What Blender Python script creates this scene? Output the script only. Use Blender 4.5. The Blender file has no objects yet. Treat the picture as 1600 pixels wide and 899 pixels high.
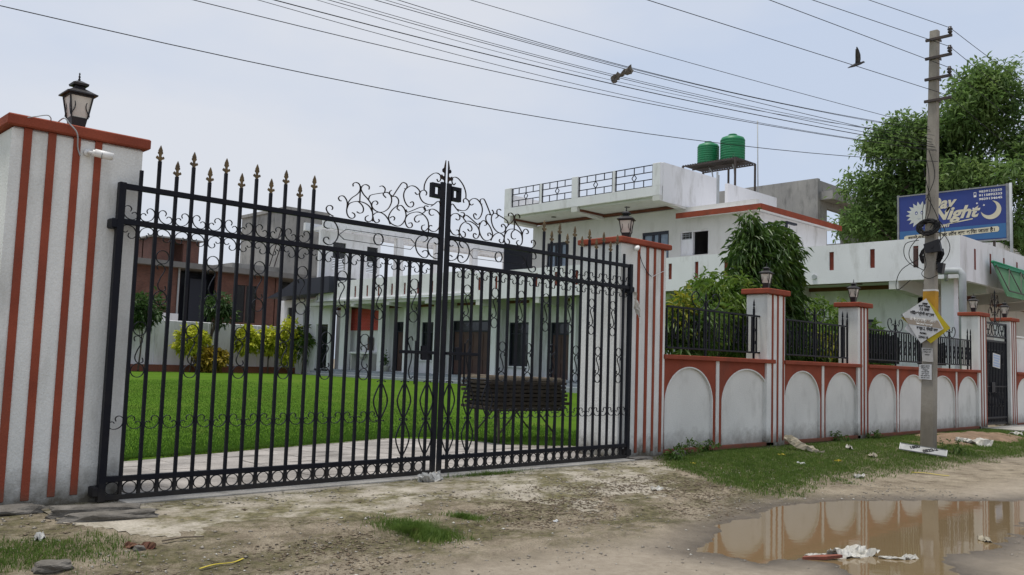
import bpy, bmesh, math, random
import numpy as np
from mathutils import Vector, Matrix
random.seed(7)
SC = bpy.context.scene
COL = SC.collection
PI = math.pi

# ------------------------------------------------------------------ camera
cam_data = bpy.data.cameras.new("camera")
cam = bpy.data.objects.new("camera", cam_data)
COL.objects.link(cam)
SC.camera = cam
cam_data.sensor_width = 36.0
cam_data.lens = 36.0 * 1377.24 / 1600.0
cam_data.clip_start = 0.05
cam_data.clip_end = 3000
cam.matrix_world = Matrix(((0.717441, -0.082433, -0.691725, 0.0),
                           (-0.695903, -0.039794, -0.717032, 0.0),
                           (0.03158, 0.995802, -0.085915, 1.45),
                           (0, 0, 0, 1)))

# ------------------------------------------------------------------ sky and sun
SUN_TO = Vector((-0.15, 0.10, 0.98)).normalized()      # direction towards the hazy sun
world = bpy.data.worlds.new("World")
SC.world = world
world.use_nodes = True
wn = world.node_tree.nodes
wl = world.node_tree.links
wn.clear()
w_out = wn.new("ShaderNodeOutputWorld")
w_bg = wn.new("ShaderNodeBackground")
w_sky = wn.new("ShaderNodeTexSky")
w_sky.sky_type = 'NISHITA'
w_sky.sun_disc = False
w_sky.sun_elevation = math.asin(SUN_TO.z)
w_sky.sun_rotation = math.atan2(SUN_TO.x, SUN_TO.y)
w_sky.air_density = 1.3
w_sky.dust_density = 3.0
w_sky.ozone_density = 1.5
w_tc = wn.new("ShaderNodeTexCoord")
w_map = wn.new("ShaderNodeMapping")
w_map.inputs["Scale"].default_value = (1.0, 1.0, 2.6)
w_n1 = wn.new("ShaderNodeTexNoise")
w_n1.inputs["Scale"].default_value = 1.7
w_n1.inputs["Detail"].default_value = 5.0
w_n1.inputs["Roughness"].default_value = 0.5
w_ramp = wn.new("ShaderNodeValToRGB")
w_ramp.color_ramp.elements[0].position = 0.38
w_ramp.color_ramp.elements[0].color = (6.1, 6.95, 8.55, 1)    # thin blue-grey overcast, same scale as the sky texture
w_ramp.color_ramp.elements[1].position = 0.64
w_ramp.color_ramp.elements[1].color = (7.8, 8.05, 8.7, 1)    # whiter cloud
w_mix = wn.new("ShaderNodeMix")
w_mix.data_type = 'RGBA'
w_mix.inputs[0].default_value = 0.86
wl.new(w_tc.outputs["Generated"], w_map.inputs["Vector"])
wl.new(w_map.outputs["Vector"], w_n1.inputs["Vector"])
wl.new(w_n1.outputs["Fac"], w_ramp.inputs["Fac"])
wl.new(w_sky.outputs["Color"], w_mix.inputs[6])
wl.new(w_ramp.outputs["Color"], w_mix.inputs[7])
wl.new(w_mix.outputs[2], w_bg.inputs["Color"])
w_bg.inputs["Strength"].default_value = 0.1
wl.new(w_bg.outputs["Background"], w_out.inputs["Surface"])

sun_data = bpy.data.lights.new("sun", 'SUN')
sun_data.energy = 3.2
sun_data.angle = math.radians(11)
sun_data.color = (1.0, 0.95, 0.87)
sun = bpy.data.objects.new("sun", sun_data)
COL.objects.link(sun)
sun.rotation_euler = SUN_TO.to_track_quat('Z', 'Y').to_euler()

SC.view_settings.view_transform = 'Standard'
SC.view_settings.look = 'None'
SC.view_settings.exposure = 0.0
SC.view_settings.gamma = 1.0
SC.view_settings.use_curve_mapping = False
SC.cycles.use_denoising = True
SC.cycles.max_bounces = 6
SC.cycles.diffuse_bounces = 3
SC.cycles.transparent_max_bounces = 8

# ------------------------------------------------------------------ materials
def mat(name, col, rough=0.8, col2=None, scale=3.0, bump=0.0, bscale=60.0, spec=0.12, metal=0.0,
        dirt=None, dirt_amt=0.0, dirt_scale=(1.2, 1.2, 0.35), fine=0.0, base_dirt=None):
    """procedural paint / stone / metal: two colours mixed by noise, optional streaky dirt, fine speckle and relief"""
    m = bpy.data.materials.new(name)
    m.use_nodes = True
    nt = m.node_tree
    N, L = nt.nodes, nt.links
    b = N["Principled BSDF"]
    b.inputs["Roughness"].default_value = rough
    b.inputs["Specular IOR Level"].default_value = spec
    b.inputs["Metallic"].default_value = metal
    geo = N.new("ShaderNodeNewGeometry")
    def noise(sc, det=4.0, vec=None, ro=0.55):
        n = N.new("ShaderNodeTexNoise")
        n.inputs["Scale"].default_value = sc
        n.inputs["Detail"].default_value = det
        n.inputs["Roughness"].default_value = ro
        L.new(vec if vec else geo.outputs["Position"], n.inputs["Vector"])
        return n.outputs["Fac"]
    def mix(fac, a, bb):
        x = N.new("ShaderNodeMix"); x.data_type = 'RGBA'
        if isinstance(fac, float): x.inputs[0].default_value = fac
        else: L.new(fac, x.inputs[0])
        for s, v in ((6, a), (7, bb)):
            if isinstance(v, tuple): x.inputs[s].default_value = (*v[:3], 1)
            else: L.new(v, x.inputs[s])
        return x.outputs[2]
    def rng(v, a, bb, lo=0.0, hi=1.0):
        r = N.new("ShaderNodeMapRange")
        r.inputs[1].default_value = a; r.inputs[2].default_value = bb
        r.inputs[3].default_value = lo; r.inputs[4].default_value = hi
        L.new(v, r.inputs[0]); return r.outputs[0]
    c = tuple(col)
    if col2 is not None:
        c = mix(rng(noise(scale), 0.32, 0.68), tuple(col), tuple(col2))
    if fine > 0:
        g = rng(noise(bscale * 1.7, 2.0), 0.3, 0.7, 1.0 - fine, 1.0 + fine)
        v = N.new("ShaderNodeVectorMath"); v.operation = 'SCALE'
        if isinstance(c, tuple): v.inputs[0].default_value = c[:3]
        else: L.new(c, v.inputs[0])
        L.new(g, v.inputs["Scale"]); c = v.outputs[0]
    if dirt is not None and dirt_amt > 0:
        mp = N.new("ShaderNodeMapping"); mp.inputs["Scale"].default_value = dirt_scale
        L.new(geo.outputs["Position"], mp.inputs["Vector"])
        f = rng(noise(2.2, 7.0, mp.outputs["Vector"], 0.65), 0.52, 0.80, 0.0, dirt_amt)
        c = mix(f, c, tuple(dirt))
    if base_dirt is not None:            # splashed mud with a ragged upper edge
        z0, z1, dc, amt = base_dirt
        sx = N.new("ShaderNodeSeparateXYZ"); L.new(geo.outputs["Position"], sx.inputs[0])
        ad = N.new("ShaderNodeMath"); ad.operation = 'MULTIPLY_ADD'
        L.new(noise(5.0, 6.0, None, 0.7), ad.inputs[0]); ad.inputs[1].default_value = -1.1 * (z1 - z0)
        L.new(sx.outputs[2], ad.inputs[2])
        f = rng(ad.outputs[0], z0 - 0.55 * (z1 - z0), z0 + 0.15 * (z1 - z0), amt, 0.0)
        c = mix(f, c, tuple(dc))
    if isinstance(c, tuple): b.inputs["Base Color"].default_value = (*c[:3], 1)
    else: L.new(c, b.inputs["Base Color"])
    if bump > 0:
        bp = N.new("ShaderNodeBump")
        bp.inputs["Strength"].default_value = bump
        bp.inputs["Distance"].default_value = 0.02
        L.new(noise(bscale, 5.0), bp.inputs["Height"])
        L.new(bp.outputs["Normal"], b.inputs["Normal"])
    return m

def litter_patches(nt, col_socket, amount=0.92):
    """dark trodden soil and moss lying in ragged patches over the paving and the lane edge"""
    N, L = nt.nodes, nt.links
    geo = N.new("ShaderNodeNewGeometry")
    mp = N.new("ShaderNodeMapping"); mp.inputs["Scale"].default_value = (0.75, 1.25, 1.0); L.new(geo.outputs["Position"], mp.inputs["Vector"])
    def noise(s, d, r, v): 
        n = N.new("ShaderNodeTexNoise"); n.inputs["Scale"].default_value = s; n.inputs["Detail"].default_value = d; n.inputs["Roughness"].default_value = r; L.new(v, n.inputs["Vector"]); return n.outputs["Fac"]
    r = N.new("ShaderNodeMapRange"); r.inputs[1].default_value = 0.445; r.inputs[2].default_value = 0.56; r.inputs[4].default_value = amount
    L.new(noise(1.5, 9.0, 0.78, mp.outputs["Vector"]), r.inputs[0])
    c = N.new("ShaderNodeValToRGB"); e = c.color_ramp.elements
    e[0].position, e[0].color = 0.38, (0.050, 0.038, 0.020, 1); e[1].position, e[1].color = 0.70, (0.21, 0.168, 0.105, 1)
    x = e.new(0.50); x.color = (0.105, 0.098, 0.040, 1)          # mossy tone between the dark soil and the dry crumbs
    L.new(noise(13.0, 7.0, 0.75, geo.outputs["Position"]), c.inputs["Fac"])
    m = N.new("ShaderNodeMix"); m.data_type = 'RGBA'
    L.new(r.outputs[0], m.inputs[0]); L.new(col_socket, m.inputs[6]); L.new(c.outputs["Color"], m.inputs[7])
    return m.outputs[2], r.outputs[0]

def leafmat(name, c1, c2, c3=None, sc=9.0, trans=0.35, rough=0.5):
    m = bpy.data.materials.new(name); m.use_nodes = True
    nt = m.node_tree; N, L = nt.nodes, nt.links
    b = N["Principled BSDF"]; out = N["Material Output"]
    geo = N.new("ShaderNodeNewGeometry")
    n = N.new("ShaderNodeTexNoise"); n.inputs["Scale"].default_value = sc; n.inputs["Detail"].default_value = 3.0
    L.new(geo.outputs["Position"], n.inputs["Vector"])
    r = N.new("ShaderNodeValToRGB"); e = r.color_ramp.elements
    e[0].position = 0.35; e[0].color = (*c1, 1); e[1].position = 0.62; e[1].color = (*c2, 1)
    if c3: x = e.new(0.78); x.color = (*c3, 1)
    L.new(n.outputs["Fac"], r.inputs["Fac"])
    L.new(r.outputs["Color"], b.inputs["Base Color"])
    b.inputs["Roughness"].default_value = rough; b.inputs["Specular IOR Level"].default_value = 0.35
    t = N.new("ShaderNodeBsdfTranslucent"); L.new(r.outputs["Color"], t.inputs["Color"])
    mx = N.new("ShaderNodeMixShader"); mx.inputs[0].default_value = trans
    L.new(b.outputs[0], mx.inputs[1]); L.new(t.outputs[0], mx.inputs[2]); L.new(mx.outputs[0], out.inputs["Surface"])
    return m

DIRT = (0.10, 0.085, 0.065)
M = {}
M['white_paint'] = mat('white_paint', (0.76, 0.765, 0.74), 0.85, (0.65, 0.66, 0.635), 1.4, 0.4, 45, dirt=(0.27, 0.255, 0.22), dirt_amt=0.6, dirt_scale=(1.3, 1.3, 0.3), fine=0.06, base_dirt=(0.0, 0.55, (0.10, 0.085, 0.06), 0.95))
M['panel_paint'] = mat('panel_paint', (0.74, 0.74, 0.705), 0.85, (0.64, 0.64, 0.61), 0.9, 0.3, 55, dirt=(0.30, 0.29, 0.265), dirt_amt=0.5, dirt_scale=(0.9, 0.9, 0.4), fine=0.04, base_dirt=(0.05, 0.55, (0.21, 0.195, 0.165), 0.75))
M['terracotta'] = mat('terracotta', (0.30, 0.074, 0.042), 0.8, (0.23, 0.058, 0.035), 2.5, 0.3, 60, dirt=(0.13, 0.07, 0.05), dirt_amt=0.55, fine=0.08, base_dirt=(0.0, 0.3, (0.12, 0.085, 0.06), 0.7))
M['gate_black'] = mat('gate_black', (0.0045, 0.0055, 0.011), 0.45, (0.008, 0.009, 0.014), 8.0, 0.1, 200, spec=0.16, dirt=(0.05, 0.035, 0.022), dirt_amt=0.22, dirt_scale=(3, 3, 2), base_dirt=(0.0, 0.30, (0.075, 0.065, 0.05), 0.45))
M['rust_black'] = mat('rust_black', (0.009, 0.009, 0.013), 0.6, (0.045, 0.024, 0.013), 14.0, 0.15, 150, spec=0.15)
M['gold'] = mat('gold', (0.16, 0.105, 0.04), 0.45, (0.07, 0.05, 0.03), 22.0, 0.15, 160, spec=0.5, metal=0.5)
M['lamp_black'] = mat('lamp_black', (0.013, 0.013, 0.018), 0.5, (0.03, 0.027, 0.026), 20.0, 0.1, 150, spec=0.3)
M['lamp_glass'] = mat('lamp_glass', (0.62, 0.62, 0.55), 0.35, (0.50, 0.50, 0.44), 9.0, spec=0.5)
M['house_white'] = mat('house_white', (0.77, 0.77, 0.79), 0.85, (0.69, 0.69, 0.71), 0.5, 0.2, 25, dirt=(0.30, 0.29, 0.26), dirt_amt=0.7, dirt_scale=(0.8, 0.8, 0.25), fine=0.03)
M['house_cream'] = mat('house_cream', (0.62, 0.615, 0.59), 0.85, (0.56, 0.555, 0.53), 0.5, 0.2, 25, dirt=(0.27, 0.27, 0.22), dirt_amt=0.4, fine=0.03)
M['house_grey'] = mat('house_grey', (0.30, 0.33, 0.35), 0.8, (0.24, 0.26, 0.28), 1.0, 0.2, 30)
M['brown_trim'] = mat('brown_trim', (0.17, 0.07, 0.045), 0.7, (0.13, 0.055, 0.04), 2.0)
M['slot_red'] = mat('slot_red', (0.20, 0.045, 0.03), 0.7, (0.14, 0.035, 0.025), 5.0)
M['door_brown'] = mat('door_brown', (0.085, 0.045, 0.037), 0.55, (0.065, 0.035, 0.03), 2.0, 0.2, 30, spec=0.4)
M['dark_glass'] = mat('dark_glass', (0.012, 0.014, 0.017), 0.15, spec=0.6)
M['curtain'] = mat('curtain', (0.28, 0.34, 0.42), 0.9, (0.20, 0.25, 0.32), 6.0)
M['frame_navy'] = mat('frame_navy', (0.015, 0.018, 0.03), 0.5, spec=0.4)
M['interior'] = mat('interior', (0.22, 0.21, 0.20), 0.9, (0.17, 0.165, 0.16), 1.0)
M['concrete'] = mat('concrete', (0.36, 0.35, 0.325), 0.9, (0.25, 0.245, 0.235), 0.7, 0.4, 25, dirt=(0.07, 0.07, 0.068), dirt_amt=0.75, fine=0.1)
M['pole_concrete'] = mat('pole_concrete', (0.36, 0.335, 0.29), 0.9, (0.27, 0.25, 0.215), 1.6, 0.6, 60, dirt=(0.12, 0.11, 0.095), dirt_amt=0.6, fine=0.1, base_dirt=(0.3, 1.5, (0.15, 0.13, 0.10), 0.6))
M['pole_yellow'] = mat('pole_yellow', (0.52, 0.28, 0.035), 0.8, (0.42, 0.23, 0.04), 6.0, 0.4, 60, fine=0.08)
M['wire'] = mat('wire', (0.012, 0.012, 0.013), 0.6, spec=0.2)
M['black_plastic'] = mat('black_plastic', (0.014, 0.014, 0.017), 0.5, spec=0.35)
M['porcelain'] = mat('porcelain', (0.035, 0.028, 0.026), 0.25, spec=0.5)
M['iron'] = mat('iron', (0.05, 0.045, 0.045), 0.6, (0.075, 0.055, 0.045), 9.0, spec=0.4, metal=0.3)
M['tank_green'] = mat('tank_green', (0.012, 0.19, 0.075), 0.5, (0.01, 0.15, 0.06), 1.5, spec=0.35, dirt=(0.2, 0.2, 0.17), dirt_amt=0.3)
M['pipe_grey'] = mat('pipe_grey', (0.40, 0.42, 0.43), 0.5, (0.33, 0.35, 0.36), 3.0)
M['awning_green'] = mat('awning_green', (0.02, 0.17, 0.085), 0.6, (0.03, 0.21, 0.11), 1.0)
M['awning_net'] = mat('awning_net', (0.10, 0.22, 0.12), 0.8, (0.085, 0.18, 0.10), 2.0)
M['sign_white'] = mat('sign_white', (0.60, 0.61, 0.62), 0.55, (0.52, 0.53, 0.53), 5.0, dirt=(0.28, 0.26, 0.2), dirt_amt=0.35)
M['sign_yellow'] = mat('sign_yellow', (0.52, 0.42, 0.035), 0.55, (0.44, 0.35, 0.03), 5.0, dirt=(0.2, 0.16, 0.08), dirt_amt=0.4)
M['sign_tan'] = mat('sign_tan', (0.33, 0.28, 0.23), 0.6)
M['ink_black'] = mat('ink_black', (0.015, 0.015, 0.018), 0.6)
M['ink_white'] = mat('ink_white', (0.66, 0.65, 0.62), 0.6)
M['paper'] = mat('paper', (0.52, 0.51, 0.49), 0.85, (0.42, 0.41, 0.39), 12.0, dirt=(0.2, 0.18, 0.15), dirt_amt=0.5, dirt_scale=(6, 6, 6))
M['paper_blue'] = mat('paper_blue', (0.38, 0.48, 0.66), 0.8)
M['board_blue'] = mat('board_blue', (0.026, 0.046, 0.185), 0.5, (0.030, 0.042, 0.16), 0.8, spec=0.25)
M['board_cyan'] = mat('board_cyan', (0.04, 0.125, 0.27), 0.5, (0.035, 0.105, 0.24), 0.8, spec=0.25)
M['board_cream'] = mat('board_cream', (0.52, 0.49, 0.37), 0.6, (0.46, 0.43, 0.33), 3.0)
M['board_face'] = mat('board_face', (0.46, 0.48, 0.45), 0.6, (0.40, 0.42, 0.39), 3.0)
M['steel'] = mat('steel', (0.25, 0.255, 0.26), 0.5, (0.19, 0.195, 0.195), 6.0, metal=0.4, dirt=(0.2, 0.15, 0.1), dirt_amt=0.4)
M['old_wood'] = mat('old_wood', (0.035, 0.029, 0.024), 0.85, (0.06, 0.05, 0.04), 4.0, 0.5, 40)
M['pale_wood'] = mat('pale_wood', (0.24, 0.20, 0.15), 0.85, (0.16, 0.13, 0.10), 5.0, 0.5, 40)
M['brick_wall'] = None
M['paving'] = mat('paving', (0.40, 0.37, 0.34), 0.8, (0.20, 0.185, 0.17), 1.3, 0.4, 25, dirt=(0.10, 0.09, 0.075), dirt_amt=0.8, dirt_scale=(0.35, 1.6, 1), fine=0.12)
M['kerb'] = mat('kerb', (0.42, 0.40, 0.36), 0.85, (0.30, 0.285, 0.26), 2.0, 0.5, 30, dirt=DIRT, dirt_amt=0.7, fine=0.12)
M['stone'] = mat('stone', (0.20, 0.185, 0.165), 0.9, (0.10, 0.092, 0.08), 6.0, 0.6, 40, dirt=(0.06, 0.055, 0.045), dirt_amt=0.7)
M['brick_red'] = mat('brick_red', (0.24, 0.085, 0.06), 0.9, (0.17, 0.07, 0.05), 9.0, 0.5, 60)
M['rag_white'] = mat('rag_white', (0.58, 0.57, 0.53), 0.9, (0.36, 0.34, 0.29), 10.0, 0.3, 60)
M['plastic_clear'] = mat('plastic_clear', (0.42, 0.42, 0.40), 0.3, (0.30, 0.29, 0.26), 14.0, 0.3, 40, spec=0.6)
M['rag_tan'] = mat('rag_tan', (0.40, 0.36, 0.28), 0.9, (0.26, 0.23, 0.17), 10.0, 0.3, 60)
M['yellow_strip'] = mat('yellow_strip', (0.52, 0.42, 0.05), 0.6, (0.42, 0.33, 0.05), 8.0)
M['dead_leaf'] = mat('dead_leaf', (0.11, 0.045, 0.035), 0.7, (0.15, 0.085, 0.05), 14.0)
M['litter'] = mat('litter', (0.13, 0.095, 0.065), 0.9, (0.22, 0.18, 0.13), 25.0)
M['pebble'] = mat('pebble', (0.30, 0.275, 0.235), 0.9, (0.17, 0.15, 0.125), 30.0)
M['shade_net'] = mat('shade_net', (0.012, 0.018, 0.014), 0.9, (0.02, 0.03, 0.022), 3.0, 0.4, 60)
M['garden_leaf'] = leafmat('garden_leaf', (0.035, 0.075, 0.02), (0.06, 0.11, 0.03), (0.10, 0.15, 0.04), 2.0, 0.35)
M['bark'] = mat('bark', (0.10, 0.08, 0.06), 0.9, (0.065, 0.05, 0.04), 6.0, 0.6, 30)
M['bird_grey'] = mat('bird_grey', (0.05, 0.052, 0.056), 0.7, (0.09, 0.092, 0.095), 20.0)
M['cctv_white'] = mat('cctv_white', (0.80, 0.80, 0.78), 0.4, (0.72, 0.72, 0.70), 12.0, spec=0.4)
M['soil_mound'] = mat('soil_mound', (0.24, 0.165, 0.11), 0.95, (0.15, 0.105, 0.07), 4.0, 0.8, 30, fine=0.15)
M['bed_soil'] = mat('bed_soil', (0.10, 0.05, 0.037), 0.95, (0.07, 0.04, 0.03), 3.0)
M['pot'] = mat('pot', (0.45, 0.44, 0.42), 0.7)
M['lawn_soil'] = mat('lawn_soil', (0.074, 0.145, 0.014), 0.95, (0.060, 0.120, 0.012), 0.5, 0.6, 90, fine=0.16, spec=0.02, dirt=(0.125, 0.15, 0.03), dirt_amt=0.6, dirt_scale=(0.35, 0.2, 1))
M['lawn_blade'] = leafmat('lawn_blade', (0.062, 0.138, 0.012), (0.078, 0.165, 0.015), (0.11, 0.18, 0.024), 2.0, 0.4, 0.8)
M['verge_blade'] = leafmat('verge_blade', (0.080, 0.140, 0.022), (0.125, 0.195, 0.036), (0.23, 0.215, 0.08), 7.0, 0.4, 0.7)
M['mango_leaf'] = leafmat('mango_leaf', (0.040, 0.090, 0.018), (0.075, 0.135, 0.026), (0.15, 0.19, 0.04), 3.0, 0.3, 0.38)
M['mango_light'] = leafmat('mango_light', (0.075, 0.15, 0.022), (0.135, 0.205, 0.034), (0.25, 0.27, 0.05), 3.0, 0.4, 0.4)
M['tree_leaf'] = leafmat('tree_leaf', (0.10, 0.18, 0.05), (0.15, 0.23, 0.065), (0.21, 0.27, 0.085), 0.8, 0.5, 0.5)
M['shrub_yellow'] = leafmat('shrub_yellow', (0.36, 0.42, 0.03), (0.58, 0.58, 0.05), (0.15, 0.22, 0.03), 4.0, 0.3)
M['shrub_orange'] = leafmat('shrub_orange', (0.18, 0.15, 0.02), (0.42, 0.30, 0.03), (0.12, 0.09, 0.02), 4.0, 0.3)
M['shrub_green'] = leafmat('shrub_green', (0.06, 0.125, 0.022), (0.11, 0.18, 0.035), (0.18, 0.23, 0.045), 5.0, 0.4)
M['yellow_leaf'] = leafmat('yellow_leaf', (0.36, 0.34, 0.03), (0.12, 0.17, 0.025), None, 6.0, 0.3)

def brickmat(name, c1, c2, mort, scale):
    m = bpy.data.materials.new(name); m.use_nodes = True
    nt = m.node_tree; N, L = nt.nodes, nt.links; b = N["Principled BSDF"]
    geo = N.new("ShaderNodeNewGeometry"); sx = N.new("ShaderNodeSeparateXYZ"); cb = N.new("ShaderNodeCombineXYZ")
    ad = N.new("ShaderNodeMath"); ad.operation = 'ADD'
    L.new(geo.outputs["Position"], sx.inputs[0]); L.new(sx.outputs[0], ad.inputs[0]); L.new(sx.outputs[1], ad.inputs[1])
    L.new(ad.outputs[0], cb.inputs[0]); L.new(sx.outputs[2], cb.inputs[1])
    t = N.new("ShaderNodeTexBrick"); t.inputs["Scale"].default_value = scale
    t.inputs["Color1"].default_value = (*c1, 1); t.inputs["Color2"].default_value = (*c2, 1); t.inputs["Mortar"].default_value = (*mort, 1)
    t.inputs["Mortar Size"].default_value = 0.012
    L.new(cb.outputs[0], t.inputs["Vector"])
    n = N.new("ShaderNodeTexNoise"); n.inputs["Scale"].default_value = 1.1; n.inputs["Detail"].default_value = 5
    L.new(geo.outputs["Position"], n.inputs["Vector"])
    v = N.new("ShaderNodeMix"); v.data_type = 'RGBA'; v.blend_type = 'MULTIPLY'; v.inputs[0].default_value = 0.7
    L.new(t.outputs["Color"], v.inputs[6]); L.new(n.outputs["Fac"], v.inputs[7]); L.new(v.outputs[2], b.inputs["Base Color"])
    b.inputs["Roughness"].default_value = 0.9
    return m
M['brick_wall'] = brickmat('brick_wall', (0.235, 0.10, 0.072), (0.18, 0.082, 0.06), (0.17, 0.13, 0.11), 2.4)
M['brick_clad'] = brickmat('brick_clad', (0.75, 0.07, 0.06), (0.65, 0.06, 0.05), (0.85, 0.42, 0.36), 2.8)

# ------------------------------------------------------------------ mesh helpers
class MB:
    def __init__(s): s.v = []; s.f = []
    def add(s, V, F):
        n = len(s.v); s.v.extend([tuple(p) for p in V]); s.f.extend([tuple(i + n for i in f) for f in F]); return s
    def box(s, x0, x1, y0, y1, z0, z1):
        V = [(x0,y0,z0),(x1,y0,z0),(x1,y1,z0),(x0,y1,z0),(x0,y0,z1),(x1,y0,z1),(x1,y1,z1),(x0,y1,z1)]
        return s.add(V, [(0,3,2,1),(4,5,6,7),(0,1,5,4),(1,2,6,5),(2,3,7,6),(3,0,4,7)])
    def bevbox(s, x0, x1, y0, y1, z0, z1, b=0.01):
        V = []
        for z, i in ((z0, b), (z0 + b, 0), (z1 - b, 0), (z1, b)):
            V += [(x0+i,y0+i,z),(x1-i,y0+i,z),(x1-i,y1-i,z),(x0+i,y1-i,z)]
        F = [(3,2,1,0),(12,13,14,15)]
        for k in range(3):
            for j in range(4):
                a, c = k*4 + j, k*4 + (j+1) % 4
                F.append((a, c, c+4, a+4))
        return s.add(V, F)
    def frustum(s, cx, cy, z0, z1, ax0, ay0, ax1, ay1):
        V = [(cx-ax0,cy-ay0,z0),(cx+ax0,cy-ay0,z0),(cx+ax0,cy+ay0,z0),(cx-ax0,cy+ay0,z0),
             (cx-ax1,cy-ay1,z1),(cx+ax1,cy-ay1,z1),(cx+ax1,cy+ay1,z1),(cx-ax1,cy+ay1,z1)]
        return s.add(V, [(0,3,2,1),(4,5,6,7),(0,1,5,4),(1,2,6,5),(2,3,7,6),(3,0,4,7)])
    def bar(s, p, q, w, d=None):
        p = Vector(p); q = Vector(q); d = d or w
        a = (q - p).normalized(); up = Vector((0,0,1)) if abs(a.z) < 0.9 else Vector((0,1,0))
        r = a.cross(up).normalized(); u = r.cross(a).normalized()
        V = [c + r*i*w/2 + u*j*d/2 for c in (p, q) for i, j in ((-1,-1),(1,-1),(1,1),(-1,1))]
        return s.add(V, [(0,1,2,3),(7,6,5,4),(0,4,5,1),(1,5,6,2),(2,6,7,3),(3,7,4,0)])
    def tube(s, pts, r, n=8, r1=None):
        pts = [Vector(p) for p in pts]; K = len(pts); V = []; F = []
        prev = None
        for i, p in enumerate(pts):
            a = (pts[min(i+1, K-1)] - pts[max(i-1, 0)]).normalized()
            if prev is None:
                up = Vector((0,0,1)) if abs(a.z) < 0.9 else Vector((1,0,0))
                rr = a.cross(up).normalized()
            else:
                rr = (prev - a * prev.dot(a)).normalized()
            prev = rr; uu = a.cross(rr)
            R = r if r1 is None else r + (r1 - r) * i / (K - 1)
            V += [p + rr*math.cos(2*PI*j/n)*R + uu*math.sin(2*PI*j/n)*R for j in range(n)]
        for i in range(K-1):
            for j in range(n):
                F.append((i*n+j, i*n+(j+1) % n, (i+1)*n+(j+1) % n, (i+1)*n+j))
        F.append(tuple(range(n-1, -1, -1))); F.append(tuple((K-1)*n+j for j in range(n)))
        return s.add(V, F)
    def lathe(s, prof, n=12, c=(0,0,0)):
        V = [(c[0]+r*math.cos(2*PI*j/n), c[1]+r*math.sin(2*PI*j/n), c[2]+z) for r, z in prof for j in range(n)]
        F = [(i*n+j, i*n+(j+1) % n, (i+1)*n+(j+1) % n, (i+1)*n+j) for i in range(len(prof)-1) for j in range(n)]
        F.append(tuple(range(n-1, -1, -1))); F.append(tuple((len(prof)-1)*n+j for j in range(n)))
        return s.add(V, F)
    def strip(s, pts, t, d, closed=False):
        """flat iron strip bent along a 2D polyline in the XZ plane, thickness t in plane, depth d along Y"""
        K = len(pts); V = []; F = []
        for i, p in enumerate(pts):
            if closed: a, b = pts[(i-1) % K], pts[(i+1) % K]
            else: a, b = pts[max(i-1, 0)], pts[min(i+1, K-1)]
            tx, tz = b[0]-a[0], b[1]-a[1]; l = math.hypot(tx, tz) or 1
            nx, nz = -tz/l*t/2, tx/l*t/2
            V += [(p[0]+nx,-d/2,p[1]+nz),(p[0]-nx,-d/2,p[1]-nz),(p[0]-nx,d/2,p[1]-nz),(p[0]+nx,d/2,p[1]+nz)]
        for i in range(K if closed else K-1):
            a, b = i*4, ((i+1) % K)*4
            for j in range(4): F.append((a+j, b+j, b+(j+1) % 4, a+(j+1) % 4))
        if not closed: F += [(0,1,2,3), ((K-1)*4+3,(K-1)*4+2,(K-1)*4+1,(K-1)*4)]
        return s.add(V, F)
    def prism(s, poly, fn, d0, d1):
        """polygon (a,b) extruded from d0 to d1; fn(a,b,d) -> xyz"""
        n = len(poly); V = [fn(a,b,d0) for a, b in poly] + [fn(a,b,d1) for a, b in poly]
        F = [tuple(range(n)), tuple(range(2*n-1, n-1, -1))] + [(i, (i+1) % n, n+(i+1) % n, n+i) for i in range(n)]
        return s.add(V, F)
    def mesh(s, name, m, smooth=False, fix=True):
        me = bpy.data.meshes.new(name); me.from_pydata(s.v, [], s.f)
        if fix:
            bm = bmesh.new(); bm.from_mesh(me); bmesh.ops.recalc_face_normals(bm, faces=bm.faces); bm.to_mesh(me); bm.free()
        if m is not None: me.materials.append(M[m] if isinstance(m, str) else m)
        if smooth:
            for p in me.polygons: p.use_smooth = True
        me.update(); return me

WL = {}           # world location of every root, so that parts can be written in world coordinates
def root(name, loc, label, cat, group=None):
    o = bpy.data.objects.new(name, None); o.empty_display_size = 0.1
    o.location = loc; COL.objects.link(o); WL[o.name] = Vector(loc)
    tag(o, label, cat, group); return o
def tag(o, label=None, cat=None, group=None, kind=None):
    if label: o["label"] = label
    if cat: o["category"] = cat
    if group: o["group"] = group
    if kind: o["kind"] = kind
    return o
def place(name, me, parent=None, loc=None, rot=None, scale=None, label=None):
    """link a mesh as an object; loc is in world coordinates, meshes written in world coordinates take no loc"""
    o = bpy.data.objects.new(name, me); COL.objects.link(o)
    base = Vector((0,0,0))
    if parent is not None:
        o.parent = parent; base = WL[parent.name]
    o.location = (Vector(loc) if loc is not None else Vector((0,0,0))) - base
    if rot: o.rotation_euler = rot
    if scale: o.scale = scale
    WL[o.name] = Vector(loc) if loc is not None else Vector((0,0,0))
    if label: o["label"] = label
    return o
def part(name, mb, m, parent=None, smooth=False, label=None, loc=None):
    return place(name, mb.mesh(name, m, smooth), parent, loc=loc, label=label)
def smooth_curve(pts, k=5):
    """Catmull-Rom through 2D points"""
    if len(pts) < 3: return list(pts)
    out = []
    P = [pts[0]] + list(pts) + [pts[-1]]
    for i in range(1, len(P)-2):
        p0, p1, p2, p3 = P[i-1], P[i], P[i+1], P[i+2]
        for j in range(k):
            t = j / k
            out.append(tuple(0.5*((2*p1[c]) + (-p0[c]+p2[c])*t + (2*p0[c]-5*p1[c]+4*p2[c]-p3[c])*t*t + (-p0[c]+3*p1[c]-3*p2[c]+p3[c])*t**3) for c in range(len(p1))))
    out.append(tuple(pts[-1])); return out
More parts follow.
